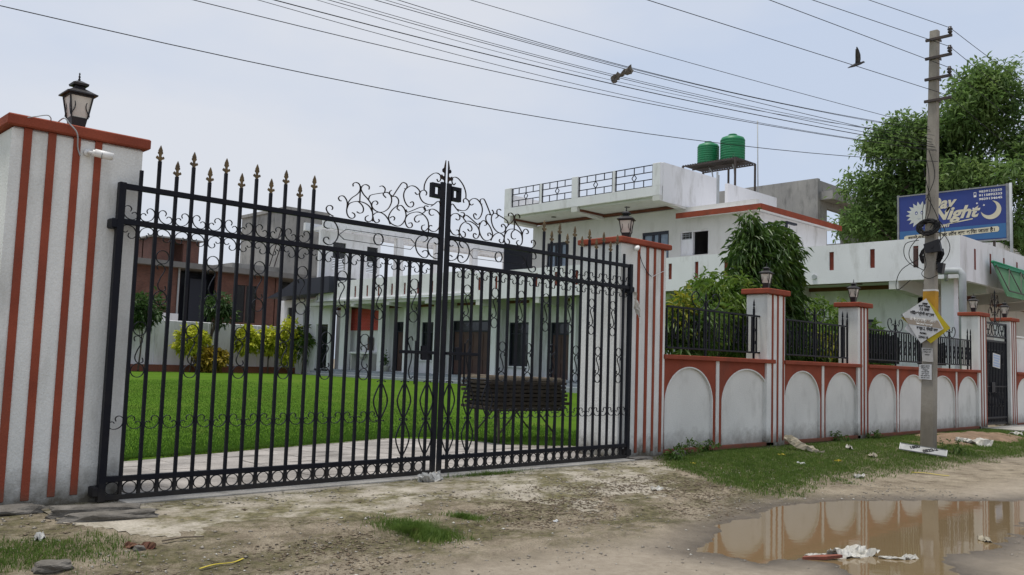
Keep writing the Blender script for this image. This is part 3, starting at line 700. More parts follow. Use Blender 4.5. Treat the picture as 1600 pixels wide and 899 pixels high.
GY = 8.90      # plane of the gate
TR=[[(2.445,3.19),(2.455,3.217),(2.428,3.237),(2.389,3.23),(2.366,3.195),(2.386,3.156),(2.424,3.131),(2.468,3.117)],[(2.571,3.315),(2.546,3.315),(2.527,3.34),(2.547,3.369),(2.595,3.377),(2.634,3.344),(2.653,3.295),(2.649,3.217),(2.659,3.167),(2.691,3.132),(2.737,3.128),(2.769,3.156),(2.757,3.187),(2.726,3.196)],[(2.726,3.515),(2.721,3.546),(2.758,3.57),(2.805,3.56),(2.827,3.518),(2.818,3.471),(2.782,3.426),(2.716,3.376),(2.673,3.324),(2.653,3.269)],[(2.953,3.515),(2.954,3.552),(2.906,3.568),(2.86,3.547),(2.839,3.5),(2.881,3.441),(2.947,3.392),(2.997,3.334),(3.022,3.231),(3.031,3.13)],[(2.829,3.538),(2.828,3.35)],[(2.651,3.23),(2.675,3.292),(2.734,3.327),(2.809,3.345),(2.903,3.339),(2.975,3.304),(3.014,3.25)],[(2.809,3.342),(2.857,3.313),(2.886,3.271),(2.878,3.224),(2.833,3.204),(2.793,3.217)],[(2.961,3.194),(2.924,3.171),(2.922,3.132),(2.97,3.118),(3.015,3.144),(3.029,3.186)],[(3.03,3.193),(3.047,3.142),(3.088,3.121),(3.127,3.146),(3.114,3.171)],[(3.076,3.345),(3.094,3.368),(3.065,3.39),(3.019,3.37),(3.006,3.322),(3.04,3.28),(3.113,3.258),(3.192,3.276),(3.262,3.333),(3.299,3.419),(3.287,3.485),(3.244,3.519),(3.187,3.516),(3.168,3.486),(3.212,3.453)],[(2.955,3.393),(2.975,3.443),(3.053,3.475),(3.196,3.514)],[(3.111,3.578),(3.151,3.591),(3.193,3.564),(3.187,3.516)],[(3.291,3.56),(3.263,3.535),(3.27,3.502),(3.311,3.489)],[(3.312,3.482),(3.435,3.665),(3.484,3.687),(3.527,3.667),(3.521,3.618),(3.491,3.613)],[(3.028,3.206),(3.066,3.24),(3.129,3.257),(3.202,3.237),(3.262,3.185),(3.293,3.13)],[(3.312,3.482),(3.361,3.49),(3.404,3.455),(3.399,3.394),(3.32,3.321),(3.275,3.254),(3.265,3.199),(3.297,3.149),(3.364,3.125),(3.43,3.127),(3.494,3.176),(3.532,3.263),(3.511,3.342),(3.458,3.389),(3.408,3.379),(3.388,3.344),(3.428,3.323)],[(3.285,3.208),(3.325,3.234),(3.359,3.218),(3.347,3.187)],[(3.59,3.445),(3.623,3.466),(3.647,3.437),(3.618,3.396),(3.558,3.397),(3.505,3.45),(3.481,3.529),(3.505,3.601),(3.579,3.661),(3.655,3.667),(3.718,3.635),(3.737,3.597),(3.695,3.569),(3.659,3.591)],[(3.837,3.582),(3.85,3.615),(3.813,3.644),(3.753,3.62),(3.735,3.562),(3.786,3.493),(3.875,3.469),(3.963,3.478)],[(3.804,3.642),(3.809,3.72),(3.857,3.812),(3.943,3.884),(4.013,3.903),(4.069,3.877),(4.068,3.82),(4.033,3.793),(4.008,3.824)],[(3.929,3.452),(3.98,3.487),(4.032,3.53),(4.068,3.529),(4.083,3.482)],[(3.527,3.351),(3.554,3.321),(3.629,3.352),(3.755,3.412),(3.825,3.415),(3.836,3.375),(3.785,3.333)],[(3.885,3.441),(3.832,3.444),(3.816,3.407),(3.844,3.383),(3.913,3.407)],[(3.578,3.18),(3.62,3.193),(3.639,3.161),(3.615,3.13),(3.564,3.131),(3.527,3.18),(3.525,3.235),(3.572,3.296),(3.673,3.338),(3.759,3.343),(3.848,3.3),(3.896,3.23),(3.902,3.11)],[(3.786,3.319),(3.709,3.301),(3.668,3.254),(3.687,3.216),(3.73,3.217),(3.747,3.238)],[(3.836,3.194),(3.793,3.175),(3.796,3.126),(3.849,3.119),(3.894,3.16)],[(3.959,3.196),(3.924,3.199),(3.905,3.154),(3.963,3.127),(4.033,3.143),(4.084,3.213),(4.093,3.313),(4.057,3.386),(3.984,3.417),(3.922,3.409),(3.901,3.363),(3.935,3.333),(3.979,3.346)]]
PN=[[(2.418,2.968),(2.389,2.964),(2.349,2.984),(2.356,3.035),(2.406,3.058),(2.472,3.057),(2.526,3.007),(2.548,2.933),(2.535,2.855),(2.48,2.791),(2.415,2.771),(2.355,2.802),(2.36,2.846),(2.403,2.858),(2.426,2.836)],[(3.821,2.97),(3.864,2.989),(3.897,3.035),(3.843,3.055),(3.757,3.032),(3.709,2.97),(3.704,2.901),(3.742,2.823),(3.814,2.776),(3.875,2.775),(3.913,2.814),(3.897,2.861),(3.844,2.862),(3.816,2.838)],[(4.006,2.985),(4.051,2.969),(4.085,3.002),(4.065,3.048),(4.002,3.055),(3.933,3.018),(3.898,2.951),(3.905,2.883),(3.943,2.817),(4.016,2.783),(4.069,2.782),(4.094,2.827),(4.057,2.851),(4.013,2.832)]]
HEX=[(2.559,2.907),(2.654,2.985),(3.622,2.987),(3.702,2.926),(3.626,2.851),(2.631,2.86),(2.559,2.907)]

def spear(h=0.165, w=0.042):
    """flat cast spearhead with two pairs of side hooks"""
    o = [(0.010,0),(0.018,0.10),(0.95*w,0.16),(w,0.24),(0.75*w,0.33),(0.45*w,0.26),(0.011,0.30),(0.013,0.42),(0.55*w,0.47),(0.6*w,0.56),(0.42*w,0.63),(0.012,0.56),(0.022,0.66),(0.012,0.82),(0.0,1.0)]
    pr = [(a, b*h) for a, b in o]; return pr
def half_poly(pr): return pr + [(-a, b) for a, b in pr[-2::-1]]
SPEAR = MB().prism(half_poly(spear()), lambda a, b, d: (a, d, b), -0.008, 0.008).mesh('finial', 'gold')
BAR = {}
def bar_mesh(h, w=0.031, m='gate_black'):
    k = (round(h, 3), w, m)
    if k not in BAR: BAR[k] = MB().box(-w/2, w/2, -w/2, w/2, 0, h).mesh('bar', m)
    return BAR[k]

def gate_leaf(hx, sg, s, label):
    """hx hinge side X, sg +1 / -1 direction of the leaf, s width scale"""
    r = root('gate_leaf', (hx + sg*2.0*s, GY, 0), label, 'gate', 'leaves of the big iron gate')
    X = lambda u: hx + sg*u*s
    def bx(name, u0, u1, z0, z1, d=0.05, m='gate_black', par=None, y=GY):
        a, b = sorted((X(u0), X(u1))); mb = MB(); mb.bevbox(a, b, y-d/2, y+d/2, z0, z1, 0.004); return part(name, mb, m, par or r)
    bx('hinge_post', 0.0, 0.066, 0.0, 3.115, 0.066)
    bx('closing_post', 4.083, 4.151, 0.03, 3.80, 0.036)
    bx('rail', 0.066, 4.083, 3.052, 3.108, 0.045)
    bx('rail', 0.066, 4.083, 2.70, 2.755, 0.045)
    bx('rail', 0.066, 4.083, 0.185, 0.24, 0.05)
    bx('rail', 0.066, 4.083, 0.012, 0.062, 0.05)
    nb = 22; ux = [0.212 + 0.1795*i for i in range(nb)]
    for i, u in enumerate(ux):
        top = 2.70
        if i == 0: top = 3.265
        elif i <= 11: top = 3.392 if i % 2 == 1 else 3.262
        b = place('bar', bar_mesh(top - 0.012), r, loc=(X(u), GY + 0.002*random.uniform(-1, 1), 0.012), rot=(0, random.uniform(-0.0015, 0.0015), 0))
        if 1 <= i <= 11:
            place('finial', SPEAR, b, loc=(X(u), GY, top))
    # rings between the two foot rails
    rg = MB().strip(ring_pts(0.066*s, 0.060), 0.007, 0.02, True).mesh('foot_ring', 'gate_black')
    gaps = [(0.066, ux[0]-0.015)] + [(ux[i]+0.015, ux[i+1]-0.015) for i in range(nb-1)]
    for a, b in gaps: place('foot_ring', rg, r, loc=(X((a+b)/2), GY, 0.1235))
    # comma scrolls above and below the second rail, and the low row
    w = 0.149*s; mA = MB().strip(comma_scroll(w, 0.135), 0.0065, 0.016).mesh('scroll', 'gate_black')
    for i, (a, b) in enumerate(gaps):
        fl = 1 if i % 2 == 0 else -1
        c = X((a+b)/2); k = fl*sg
        if i <= 11: place('scroll', mA, r, loc=(c - k*w/2, GY, 2.755), scale=(k, 1, 1))
        place('scroll', mA, r, loc=(c + k*w/2, GY, 2.70), scale=(-k, 1, -0.95))
        if 0 <= i <= 17: place('scroll', mA, r, loc=(c + k*w/2, GY, 0.688), scale=(-k, 1, 0.95))
    # ring - S - ring chains, upper and lower, every third gap
    rm = MB().strip(ring_pts(0.066*s, 0.068), 0.007, 0.016, True).mesh('chain_ring', 'gate_black')
    sm = MB().strip(s_scroll(0.115*s, 0.27), 0.007, 0.016).mesh('chain_scroll', 'gate_black')
    for i, (a, b) in enumerate(gaps[1:], 1):
        c = X((a+b)/2); z = None
        if i % 3 == 2: z = 2.0
        elif i % 3 == 1: z = 1.265
        if z is None or (z < 1.5 and i > 18): continue
        place('chain_ring', rm, r, loc=(c, GY, z)); place('chain_ring', rm, r, loc=(c, GY, z + 0.415))
        place('chain_scroll', sm, r, loc=(c, GY, z + 0.0715), scale=(sg if (i//3) % 2 == 0 else sg, 1, 1))
    # lens shaped straps round the bars next to the closing post
    ln = MB().strip(smooth_curve([(-0.055,0.475),(-0.045,0.49),(-0.02,0.475),(0.012,0.40),(0.048,0.245),(0.012,0.09),(-0.02,0.02),(-0.045,0.0),(-0.055,0.015)], 3), 0.008, 0.016).mesh('lens_strap', 'gate_black')
    for i, z in ((17, 0.70), (19, 0.70), (21, 0.70), (19, 0.235), (21, 0.235), (20, 0.70), (20, 0.235)):
        for k in (1, -1):
            if i == 20 : continue
            place('lens_strap', ln, r, loc=(X(ux[i]) + k*0.028*s, GY, z), scale=(k*1.6*s, 1, 1))
    # tracery over the top rail and the panel between the rails
    for t in TR:
        pts = [(X(u) - hx, z) for u, z in smooth_curve([(u, z) for u, z in t], 4)]
        part('tracery_scroll', MB().strip(pts, 0.0085, 0.018), 'rust_black', r, loc=(hx, GY, 0))
    for t in PN:
        pts = [(X(u) - hx, z) for u, z in smooth_curve(t, 4)]
        part('panel_scroll', MB().strip(pts, 0.0085, 0.018), 'gate_black', r, loc=(hx, GY, 0))
    part('panel_lozenge', MB().strip([(X(u)-hx, z) for u, z in HEX], 0.006, 0.012), 'gate_black', r, loc=(hx, GY, 0))
    part('panel_ring', MB().strip(ring_pts(0.07*s, 0.072), 0.009, 0.018, True), 'gate_black', r, loc=(X(3.128), GY, 2.921))
    # square loop and half spear on the closing post
    mb = MB(); a0, a1, b0, b1 = 3.915, 4.083, 3.575, 3.765
    for (p, q, u, v) in ((a0, a1, b1-0.045, b1), (a0, a1, b0, b0+0.045), (a0, a0+0.05, b0+0.045, b1-0.045), (a1-0.03, a1, b0+0.045, b1-0.045)):
        x0, x1 = sorted((X(p), X(q))); mb.box(x0, x1, GY-0.03, GY+0.03, u, v)
    part('square_loop', mb, 'gate_black', r)
    hp = spear(0.30, 0.085); poly = [(-sg*(a+0.006), b) for a, b in hp] + [(-sg*0.006, 0.30), (-sg*0.006, 0.0)]
    part('half_spear', MB().prism(poly, lambda a, b, d: (a, d, b), -0.01, 0.01), 'rust_black', r, loc=(X(4.155), GY, 3.80))
    # sliding bolt and lock plates near the closing post
    bx('bolt_bar', 3.50, 4.083, 1.535, 1.575, 0.03, y=GY-0.03)
    bx('lock_plate', 3.84, 3.92, 1.47, 1.64, 0.03, y=GY-0.028)
    bx('bolt_rod', 3.74, 3.758, 1.15, 1.70, 0.02, y=GY-0.032)
    part('latch_scroll', MB().strip([(X(3.66+u)-hx, 1.20+z) for u, z in smooth_curve([(0.05,0.50),(0.02,0.55),(-0.03,0.50),(0.0,0.42),(0.04,0.30),(0.0,0.12),(0.03,0.02),(0.07,0.05)], 4)], 0.008, 0.016), 'gate_black', r, loc=(hx, GY-0.02, 0))
    for z in (2.70, 0.10):
        a, b = sorted((X(-0.05), X(0.06))); mb = MB(); mb.bevbox(a, b, GY-0.03, GY+0.10, z-0.05, z+0.05, 0.012); part('hinge', mb, 'gate_black', r)
    return r
gate_leaf(3.15, 1, 1.0, 'left leaf of the black wrought-iron gate, hinged on the nearer pillar')
gate_leaf(11.27, -1, 0.9465, 'right leaf of the black wrought-iron gate, hinged on the farther pillar')

# ------------------------------------------------------------------ lanterns
LANT = {}
def lantern(x, y, z, sc, label, rz=0.0):
    if not LANT:
        L_ = LANT
        L_['base_plate'] = MB().bevbox(-0.10, 0.10, -0.10, 0.10, 0, 0.025, 0.004).mesh('base_plate', 'lamp_black')
        L_['lower_body'] = MB().frustum(0, 0, 0.025, 0.155, 0.065, 0.065, 0.092, 0.092).mesh('lower_body', 'lamp_black')
        mb = MB()
        for i, j in ((-1,-1),(1,-1),(1,1),(-1,1)): mb.bar((i*0.090, j*0.090, 0.15), (i*0.128, j*0.128, 0.36), 0.016)
        mb.box(-0.135, 0.135, -0.135, 0.135, 0.355, 0.372)
        L_['corner_frame'] = mb.mesh('corner_frame', 'lamp_black')
        L_['glass'] = MB().frustum(0, 0, 0.156, 0.354, 0.084, 0.084, 0.121, 0.121).mesh('glass', 'lamp_glass')
        L_['roof'] = MB().frustum(0, 0, 0.372, 0.385, 0.172, 0.172, 0.172, 0.172).frustum(0, 0, 0.3855, 0.44, 0.165, 0.165, 0.062, 0.062).frustum(0, 0, 0.44, 0.468, 0.06, 0.06, 0.05, 0.05).frustum(0, 0, 0.468, 0.488, 0.085, 0.085, 0.09, 0.09).frustum(0, 0, 0.4885, 0.52, 0.088, 0.088, 0.022, 0.022).mesh('roof', 'lamp_black')
        L_['finial'] = MB().lathe([(0.012,0.52),(0.016,0.535),(0.008,0.545),(0.014,0.56),(0.006,0.575),(0.011,0.59),(0.003,0.602)], 8).mesh('finial', 'lamp_black', True)
        br = smooth_curve([(-0.098,0.17),(-0.085,0.20),(-0.064,0.235),(-0.060,0.275),(-0.075,0.31),(-0.108,0.335)], 3)
        L_['bracket'] = MB().strip(br, 0.009, 0.006).mesh('bracket', 'lamp_black')
    r = root('lantern', (x, y, z), label, 'lantern', 'lanterns on the pillars')
    r.scale = (sc*0.84, sc*0.84, sc*1.06); r.rotation_euler = (random.uniform(-0.02, 0.02), random.uniform(-0.02, 0.02), rz)
    for n in ('base_plate', 'lower_body', 'corner_frame', 'glass', 'roof', 'finial'):
        o = bpy.data.objects.new(n, LANT[n]); COL.objects.link(o); o.parent = r
    for k in range(8):
        o = bpy.data.objects.new('bracket', LANT['bracket']); COL.objects.link(o); o.parent = r
        o.scale = (1 if k < 4 else -1, 1, 1); o.rotation_euler = (0, 0, k*PI/2); o.location = (0.108*math.sin(k*PI/2), -0.108*math.cos(k*PI/2), 0)
lantern(2.86, 9.35, 3.605, 1.0, 'black lantern with frosted glass on the left gate pillar')
lantern(11.72, 9.38, 3.565, 0.98, 'black lantern with frosted glass on the right gate pillar', 0.5)
lantern(16.06, 9.23, 3.095, 0.86, 'black lantern on the small pillar before the drooping tree', 0.2)
lantern(20.0, 9.23, 3.105, 0.88, 'black lantern on the small pillar left of the utility pole', 0.1)
lantern(27.92, 9.23, 3.375, 0.92, 'black lantern on the pillar left of the narrow side gate', 0.1)
lantern(30.7, 9.23, 3.375, 0.92, 'black lantern on the pillar right of the narrow side gate', 0.1)

# ------------------------------------------------------------------ security cameras
def cctv(x, y, z, d, label):
    r = root('security_camera', (x, y, z), label, 'camera', 'white bullet cameras on the gate pillars')
    n = Vector(d).normalized(); c = Vector((x, y, z))
    part('mount_disc', MB().tube([c + Vector((0, 0.01, 0)), c + Vector((0, -0.018, 0))], 0.036, 16), 'cctv_white', r, True)
    part('arm', MB().tube([c + Vector((0, -0.01, 0)), c + Vector((0, -0.05, 0.0)), c + Vector((0, -0.055, 0)) + n*0.04], 0.014, 10), 'cctv_white', r, True)
    p = c + Vector((0, -0.06, 0)) + n*0.03
    b = part('camera_body', MB().tube([p, p + n*0.012, p + n*0.15, p + n*0.165], 0.032, 16, 0.034), 'cctv_white', r, True)
    part('lens', MB().tube([p + n*0.155, p + n*0.170], 0.026, 16), 'black_plastic', b, False)
    part('sun_hood', MB().tube([p + n*0.02 + Vector((0,0,0.008)), p + n*0.185 + Vector((0,0,0.008))], 0.036, 16), 'cctv_white', b, True)
    part('joint_ring', MB().tube([p + n*0.085, p + n*0.092], 0.0385, 16), 'pipe_grey', b, True)
cctv(2.865, 8.99, 3.365, (0.9, -0.42, -0.16), 'white bullet camera on the left gate pillar')
cctv(11.47, 8.99, 3.42, (-0.85, -0.5, -0.30), 'white bullet camera on the right gate pillar')
def cable(name, pts, rad, m, label, cat='cable', group=None, k=5):
    o = part(name, MB().tube(smooth_curve(pts, k), rad, 6), m, None, True); tag(o, label, cat, group); return o
cable('camera_cable', [(2.30,8.92,3.58),(2.36,8.915,3.60),(2.46,8.91,3.635),(2.5,8.93,3.62),(2.52,9.0,3.612)], 0.005, 'pipe_grey', 'thin loose wire over the left part of the left pillar cap')
cable('lantern_cable', [(2.62,9.2,3.63),(2.62,8.95,3.65),(2.66,8.915,3.60),(2.735,8.91,3.52),(2.77,8.975,3.40),(2.80,8.98,3.32)], 0.0065, 'pipe_grey', 'pale cable hanging from the lantern down the left pillar')
cable('camera_cable', [(11.56,8.97,3.36),(11.63,8.972,3.20),(11.78,8.972,3.04),(11.90,8.975,2.98)], 0.006, 'wire', 'dark cable sagging below the camera on the right gate pillar')
cable('camera_cable', [(11.90,8.97,2.96),(12.02,8.972,3.02),(12.18,8.975,3.08),(12.33,8.98,3.12)], 0.005, 'cctv_white', 'white cable end on the right gate pillar stripes')

# ------------------------------------------------------------------ railings on the wall
RSC = MB().strip(comma_scroll(0.42, 0.30), 0.012, 0.02).mesh('top_scroll', 'gate_black')
RSS = MB().strip(s_scroll(0.10, 0.34), 0.010, 0.018).mesh('bar_scroll', 'gate_black')
RSP = MB().lathe([(0.012,0),(0.022,0.02),(0.010,0.04),(0.024,0.075),(0.016,0.10),(0.018,0.12),(0.002,0.20)], 8).mesh('finial', 'gate_black', True)
def railing(x0, x1, centre, label, step=0.165, y=9.17, tall=()):
    r = root('wall_railing', ((x0+x1)/2, y, 1.69), label, 'railing', 'iron railings on the boundary wall')
    for z in (1.80, 2.52):
        mb = MB(); mb.bevbox(x0, x1, y-0.018, y+0.018, z, z+0.034, 0.003); part('rail', mb, 'gate_black', r)
    n = max(2, round((x1-x0)/step)); hb = bar_mesh(0.70, 0.026)
    for i in range(n+1):
        x = x0 + (x1-x0)*i/n
        place('bar', hb, r, loc=(x, y, 1.815))
        if i % 2 == 1 and i < n: place('bar_scroll', RSS, r, loc=(x + (x1-x0)/n/2, y, 1.98))
    for x in [centre] + list(tall):
        p = place('post', bar_mesh(1.02, 0.034), r, loc=(x, y, 1.66)); place('finial', RSP, p, loc=(x, y, 2.68))
    for k in (1, -1): place('top_scroll', RSC, r, loc=(centre + k*0.46, y, 2.554), scale=(-k, 1, 1))
railing(12.62, 15.76, 13.82, 'black iron railing on the wall nearest the big gate', tall=(15.5,))
railing(16.75, 19.55, 18.0, 'black iron railing between the two small pillars left of the pole', 0.15, tall=(19.32, 19.55))
railing(20.5, 23.9, 22.2, 'black iron railing behind the utility pole, left half', 0.15, tall=(20.5, 23.7,))
railing(24.1, 27.45, 25.8, 'black iron railing right of the utility pole beside the side gate', 0.15, tall=(27.2, 27.45))

def net(x0, x1, z0, z1, y, label, seed):
    q = random.Random(seed); n = 14; V = []; F_ = []
    for i in range(n+1):
        x = x0 + (x1-x0)*i/n
        for j in range(4): V.append((x, y + q.uniform(-0.025, 0.025), z0 + (z1-z0)*j/3*(1 + (q.uniform(-0.05, 0.05) if j == 3 else 0))))
    for i in range(n):
        for j in range(3): F_.append((i*4+j, (i+1)*4+j, (i+1)*4+j+1, i*4+j+1))
    o = part('shade_net', MB().add(V, F_), 'shade_net'); sf = o.modifiers.new('thick', 'SOLIDIFY'); sf.thickness = 0.004; tag(o, label, 'net', 'dark sheets behind the railings')
net(20.6, 23.0, 1.75, 2.46, 9.42, 'black sheet hung behind the railing left of the utility pole', 4)
net(24.2, 26.2, 1.78, 2.40, 9.42, 'black sheet hung behind the railing right of the utility pole', 5)
# ------------------------------------------------------------------ narrow side gate
r = root('side_gate', (29.35, 9.1, 0.05), 'narrow black iron side gate between two small pillars', 'gate')
def sgb(name, a, b, z0, z1, d=0.05, y=9.1): mb = MB(); mb.bevbox(a, b, y-d/2, y+d/2, z0, z1, 0.004); return part(name, mb, 'gate_black', r)
sgb('post', 28.32, 28.40, 0.05, 3.15); sgb('post', 30.28, 30.36, 0.05, 3.17)
for z0, z1 in ((0.08,0.14),(0.26,0.31),(2.56,2.62),(2.70,2.75),(3.10,3.16)): sgb('rail', 28.40, 30.28, z0, z1, 0.045)
sb = bar_mesh(2.5, 0.034)
for i in range(13): place('bar', sb, r, loc=(28.52 + i*0.137, 9.1, 0.10))
rm2 = MB().strip(ring_pts(0.06, 0.055), 0.010, 0.02, True).mesh('ring', 'gate_black')
for i in range(12): place('ring', rm2, r, loc=(28.59 + i*0.137, 9.1, 0.20))
sc2 = MB().strip(comma_scroll(0.30, 0.33), 0.016, 0.02).mesh('panel_scroll', 'gate_black')
for i in range(6): place('panel_scroll', sc2, r, loc=(28.44 + i*0.305 + (0.30 if i % 2 else 0), 9.1, 2.76), scale=(-1 if i % 2 else 1, 1, 1))
ss2 = MB().strip(s_scroll(0.16, 0.42), 0.014, 0.02).mesh('bar_scroll', 'gate_black')
for i in range(5):
    for z in (0.62, 1.9): place('bar_scroll', ss2, r, loc=(28.72 + i*0.30, 9.085, z))
sgb('lock_plate', 28.85, 29.15, 1.05, 1.35, 0.04, 9.07); sgb('rail', 28.40, 30.28, 1.20, 1.24, 0.03)
for k, (w, h, z) in enumerate(((0.55,0.45,3.16),(0.40,0.40,3.45),(0.30,0.32,3.70))):
    m_ = MB().strip(comma_scroll(w, h), 0.016, 0.02).mesh('crest_scroll', 'rust_black')
    for s in (1, -1): place('crest_scroll', m_, r, loc=(29.35 + s*(w + 0.01), 9.1, z), scale=(-s, 1, 1))
place('crest_post', bar_mesh(0.85, 0.03), r, loc=(29.35, 9.1, 3.15)); place('crest_finial', RSP, r, loc=(29.35, 9.1, 4.0))
r2 = root('gate_notice', (29.3, 9.06, 2.0), 'blue and white paper notice fixed on the narrow side gate', 'notice')
c0 = Vector((29.30, 9.055, 2.0)); xa = Vector((0.995, 0, -0.08)).normalized(); ya = Vector((0.08, 0, 0.995)).normalized()
mb = MB(); mb.prism([(-0.33,-0.21),(0.33,-0.21),(0.33,0.21),(-0.33,0.21)], lambda a, b, d: tuple(c0 + xa*a + ya*b + Vector((0, d, 0))), 0, 0.006); part('sheet', mb, 'ink_white', r2)
for z in (0.15, 0.075, 0.0, -0.08, -0.155):
    w = 0.28 if z != 0.0 else 0.22
    mb = MB(); mb.prism([(-w,z-0.027),(w,z-0.027),(w,z+0.027),(-w,z+0.027)], lambda a, b, d: tuple(c0 + xa*a + ya*b + Vector((0, d, 0))), -0.003, -0.001); part('printed_line', mb, 'paper_blue', r2)
mb = MB(); mb.bevbox(28.0, 33.0, 8.0, 9.0, -0.3, 0.03, 0.01); tag(part('side_path', mb, 'kerb'), kind='structure')

# ================================================================== THE HOUSE
def wall_pieces(mb, a0, a1, z0, z1, ops, fn):
    """wall from a0 to a1 with rectangular openings (a, b, zlo, zhi) left free; fn(a,b,zlo,zhi) adds a box"""
    ops = sorted(ops); cur = a0
    for (a, b, lo, hi) in ops:
        if a > cur: fn(mb, cur, a, z0, z1)
        if lo > z0: fn(mb, a, b, z0, lo)
        if hi < z1: fn(mb, a, b, hi, z1)
        cur = b
    if cur < a1: fn(mb, cur, a1, z0, z1)
def wallY(x0, x1, a0, a1, z0, z1, ops): mb = MB(); wall_pieces(mb, a0, a1, z0, z1, ops, lambda m, a, b, c, d: m.box(x0, x1, a, b, c, d)); return mb
def wallX(y0, y1, a0, a1, z0, z1, ops): mb = MB(); wall_pieces(mb, a0, a1, z0, z1, ops, lambda m, a, b, c, d: m.box(a, b, y0, y1, c, d)); return mb

H = root('house', (35, 28, 0.2), 'large white two-storey house with terrace parapet, doors and roof railing', 'house')
# ground floor west wall with doors and windows
doors = [(42.1,43.4,0.78,3.75),(34.6,38.1,0.66,3.75),(29.0,30.5,0.62,3.57)]
wins = [(39.5,40.9,1.49,3.7),(31.6,33.5,1.32,3.6),(24.5,26.3,1.5,3.5),(19.5,21.2,1.5,3.5),(14.0,15.8,1.5,3.5)]
part('wall', wallY(32.2, 32.45, 12.3, 50.0, 0.1, 4.9, doors + wins), 'house_white', H)
mb = MB(); mb.box(32.9, 33.0, 12.6, 49.8, 0.2, 4.8); part('inner_wall', mb, 'interior', H)
for (a, b, lo, hi) in doors:
    d = part('door', MB().box(32.32, 32.36, a+0.08, b-0.08, lo, hi-0.62), 'door_brown', H)
    n = 4 if b-a > 2 else 2
    for k in range(n):
        w = (b-a-0.16)/n; p = a+0.08+w*k
        for z0, z1 in ((lo+0.12, lo+0.95), (lo+1.08, hi-0.75)):
            part('door_panel', MB().bevbox(32.29, 32.325, p+0.10, p+w-0.10, z0, z1, 0.01), 'door_brown', d)
    part('door_frame', MB().box(32.26, 32.40, a, a+0.08, lo, hi).box(32.26, 32.40, b-0.08, b, lo, hi).box(32.26, 32.40, a+0.08, b-0.08, hi-0.08, hi).box(32.26, 32.40, a+0.08, b-0.08, hi-0.62, hi-0.55), 'frame_navy', d)
    part('transom_pane', MB().box(32.34, 32.36, a+0.08, b-0.08, hi-0.55, hi-0.08), 'dark_glass', d)
for (a, b, lo, hi) in wins:
    w = part('window', MB().box(32.26, 32.40, a, a+0.08, lo, hi).box(32.26, 32.40, b-0.08, b, lo, hi).box(32.26, 32.40, a+0.08, b-0.08, hi-0.08, hi).box(32.26, 32.40, a+0.08, b-0.08, lo, lo+0.08).box(32.28, 32.38, (a+b)/2-0.03, (a+b)/2+0.03, lo+0.08, hi-0.62).box(32.28, 32.38, a+0.08, b-0.08, hi-0.62, hi-0.55), 'frame_navy', H)
    part('pane', MB().box(32.34, 32.36, a+0.08, b-0.08, lo+0.08, hi-0.08), 'dark_glass', w)
    part('sill', MB().bevbox(32.08, 32.25, a-0.08, b+0.08, lo-0.07, lo, 0.01), 'house_white', w)
for y, w in ((48.0,0.6),(43.9,0.5),(41.4,0.42),(38.6,0.46),(33.95,0.6),(31.05,0.42),(28.3,0.42),(22.9,0.42),(17.2,0.42)):
    part('column', MB().bevbox(31.4, 31.8, y-w/2, y+w/2, 0.7, 4.72, 0.02), 'house_white', H)
part('plinth', MB().bevbox(31.0, 32.3, 12.3, 50.5, 0.0, 0.74, 0.02), 'house_grey', H)
part('step', MB().bevbox(30.7, 31.02, 26.0, 50.5, 0.0, 0.60, 0.02), 'house_grey', H)
part('step', MB().bevbox(30.4, 30.72, 26.0, 50.5, 0.0, 0.45, 0.02), 'house_grey', H)
part('brick_cladding', MB().box(32.12, 32.21, 44.85, 48.3, 3.25, 4.72), 'brick_clad', H)
# terrace slab, soffit beams and parapet with red slots
part('terrace_slab', MB().box(30.15, 46, 10.45, 50.2, 4.74, 4.95), 'house_cream', H)
near = [11.7,13.17,14.65,16.1,17.6,19.0,20.37,21.67,22.97,24.27,25.57,26.87,28.17,29.45,30.73,32.25,33.53]
farr = [34.82,36.07,37.35,38.6,39.8,41.0,42.3,43.45,44.7]
op = lambda L_: [(y-0.085, y+0.085, 5.14, 5.80) for y in L_]
part('parapet', wallY(30.0, 30.16, 10.3, 34.1, 4.66, 6.05, op(near)), 'house_white', H)
part('parapet', wallY(30.0, 30.16, 34.1, 48.8, 4.98, 6.20, op(farr)), 'house_white', H)
part('parapet_ledge', MB().box(29.93, 30.0, 34.1, 48.8, 4.98, 5.06), 'house_white', H)
sl = MB().bevbox(-0.05, 0.05, -0.083, 0.083, 0, 0.66, 0.006).mesh('slot_louvre', 'slot_red')
for y in near + farr: place('slot_louvre', sl, H, loc=(30.09, y, 5.14))
for y in (12.45, 16.75, 21.0, 25.2, 29.4, 33.6, 37.8, 41.4, 45.0):
    mb = MB(); lo = 4.36 if y < 34 else 4.56
    mb.prism([(30.02, 4.75), (30.02, lo+0.02), (30.08, lo), (30.5, lo), (32.2, lo-0.1), (32.2, 4.75)], lambda a, b, d: (a, d, b), y-0.16, y+0.16); part('soffit_beam', mb, 'house_cream', H)
part('soffit_trim', MB().box(32.08, 32.21, 12.3, 50.0, 4.60, 4.735), 'brown_trim', H)
part('soffit_trim', MB().box(30.165, 30.23, 12.7, 33.4, 4.64, 4.735), 'brown_trim', H)
fx = MB().lathe([(0.12,0.0),(0.13,-0.03),(0.02,-0.035)], 12).mesh('ceiling_fitting', 'interior')
for y in (14.2, 18.9, 23.1, 27.3, 31.5, 36, 39.6): place('ceiling_fitting', fx, H, loc=(31.2, y, 4.735))
part('spout_hole', MB().tube([(29.97, 15.29, 4.93), (30.05, 15.29, 4.93)], 0.075, 14), 'black_plastic', H)
part('spout_hole', MB().tube([(29.95, 15.29, 4.93), (30.05, 15.29, 4.93)], 0.09, 14), 'pipe_grey', H)
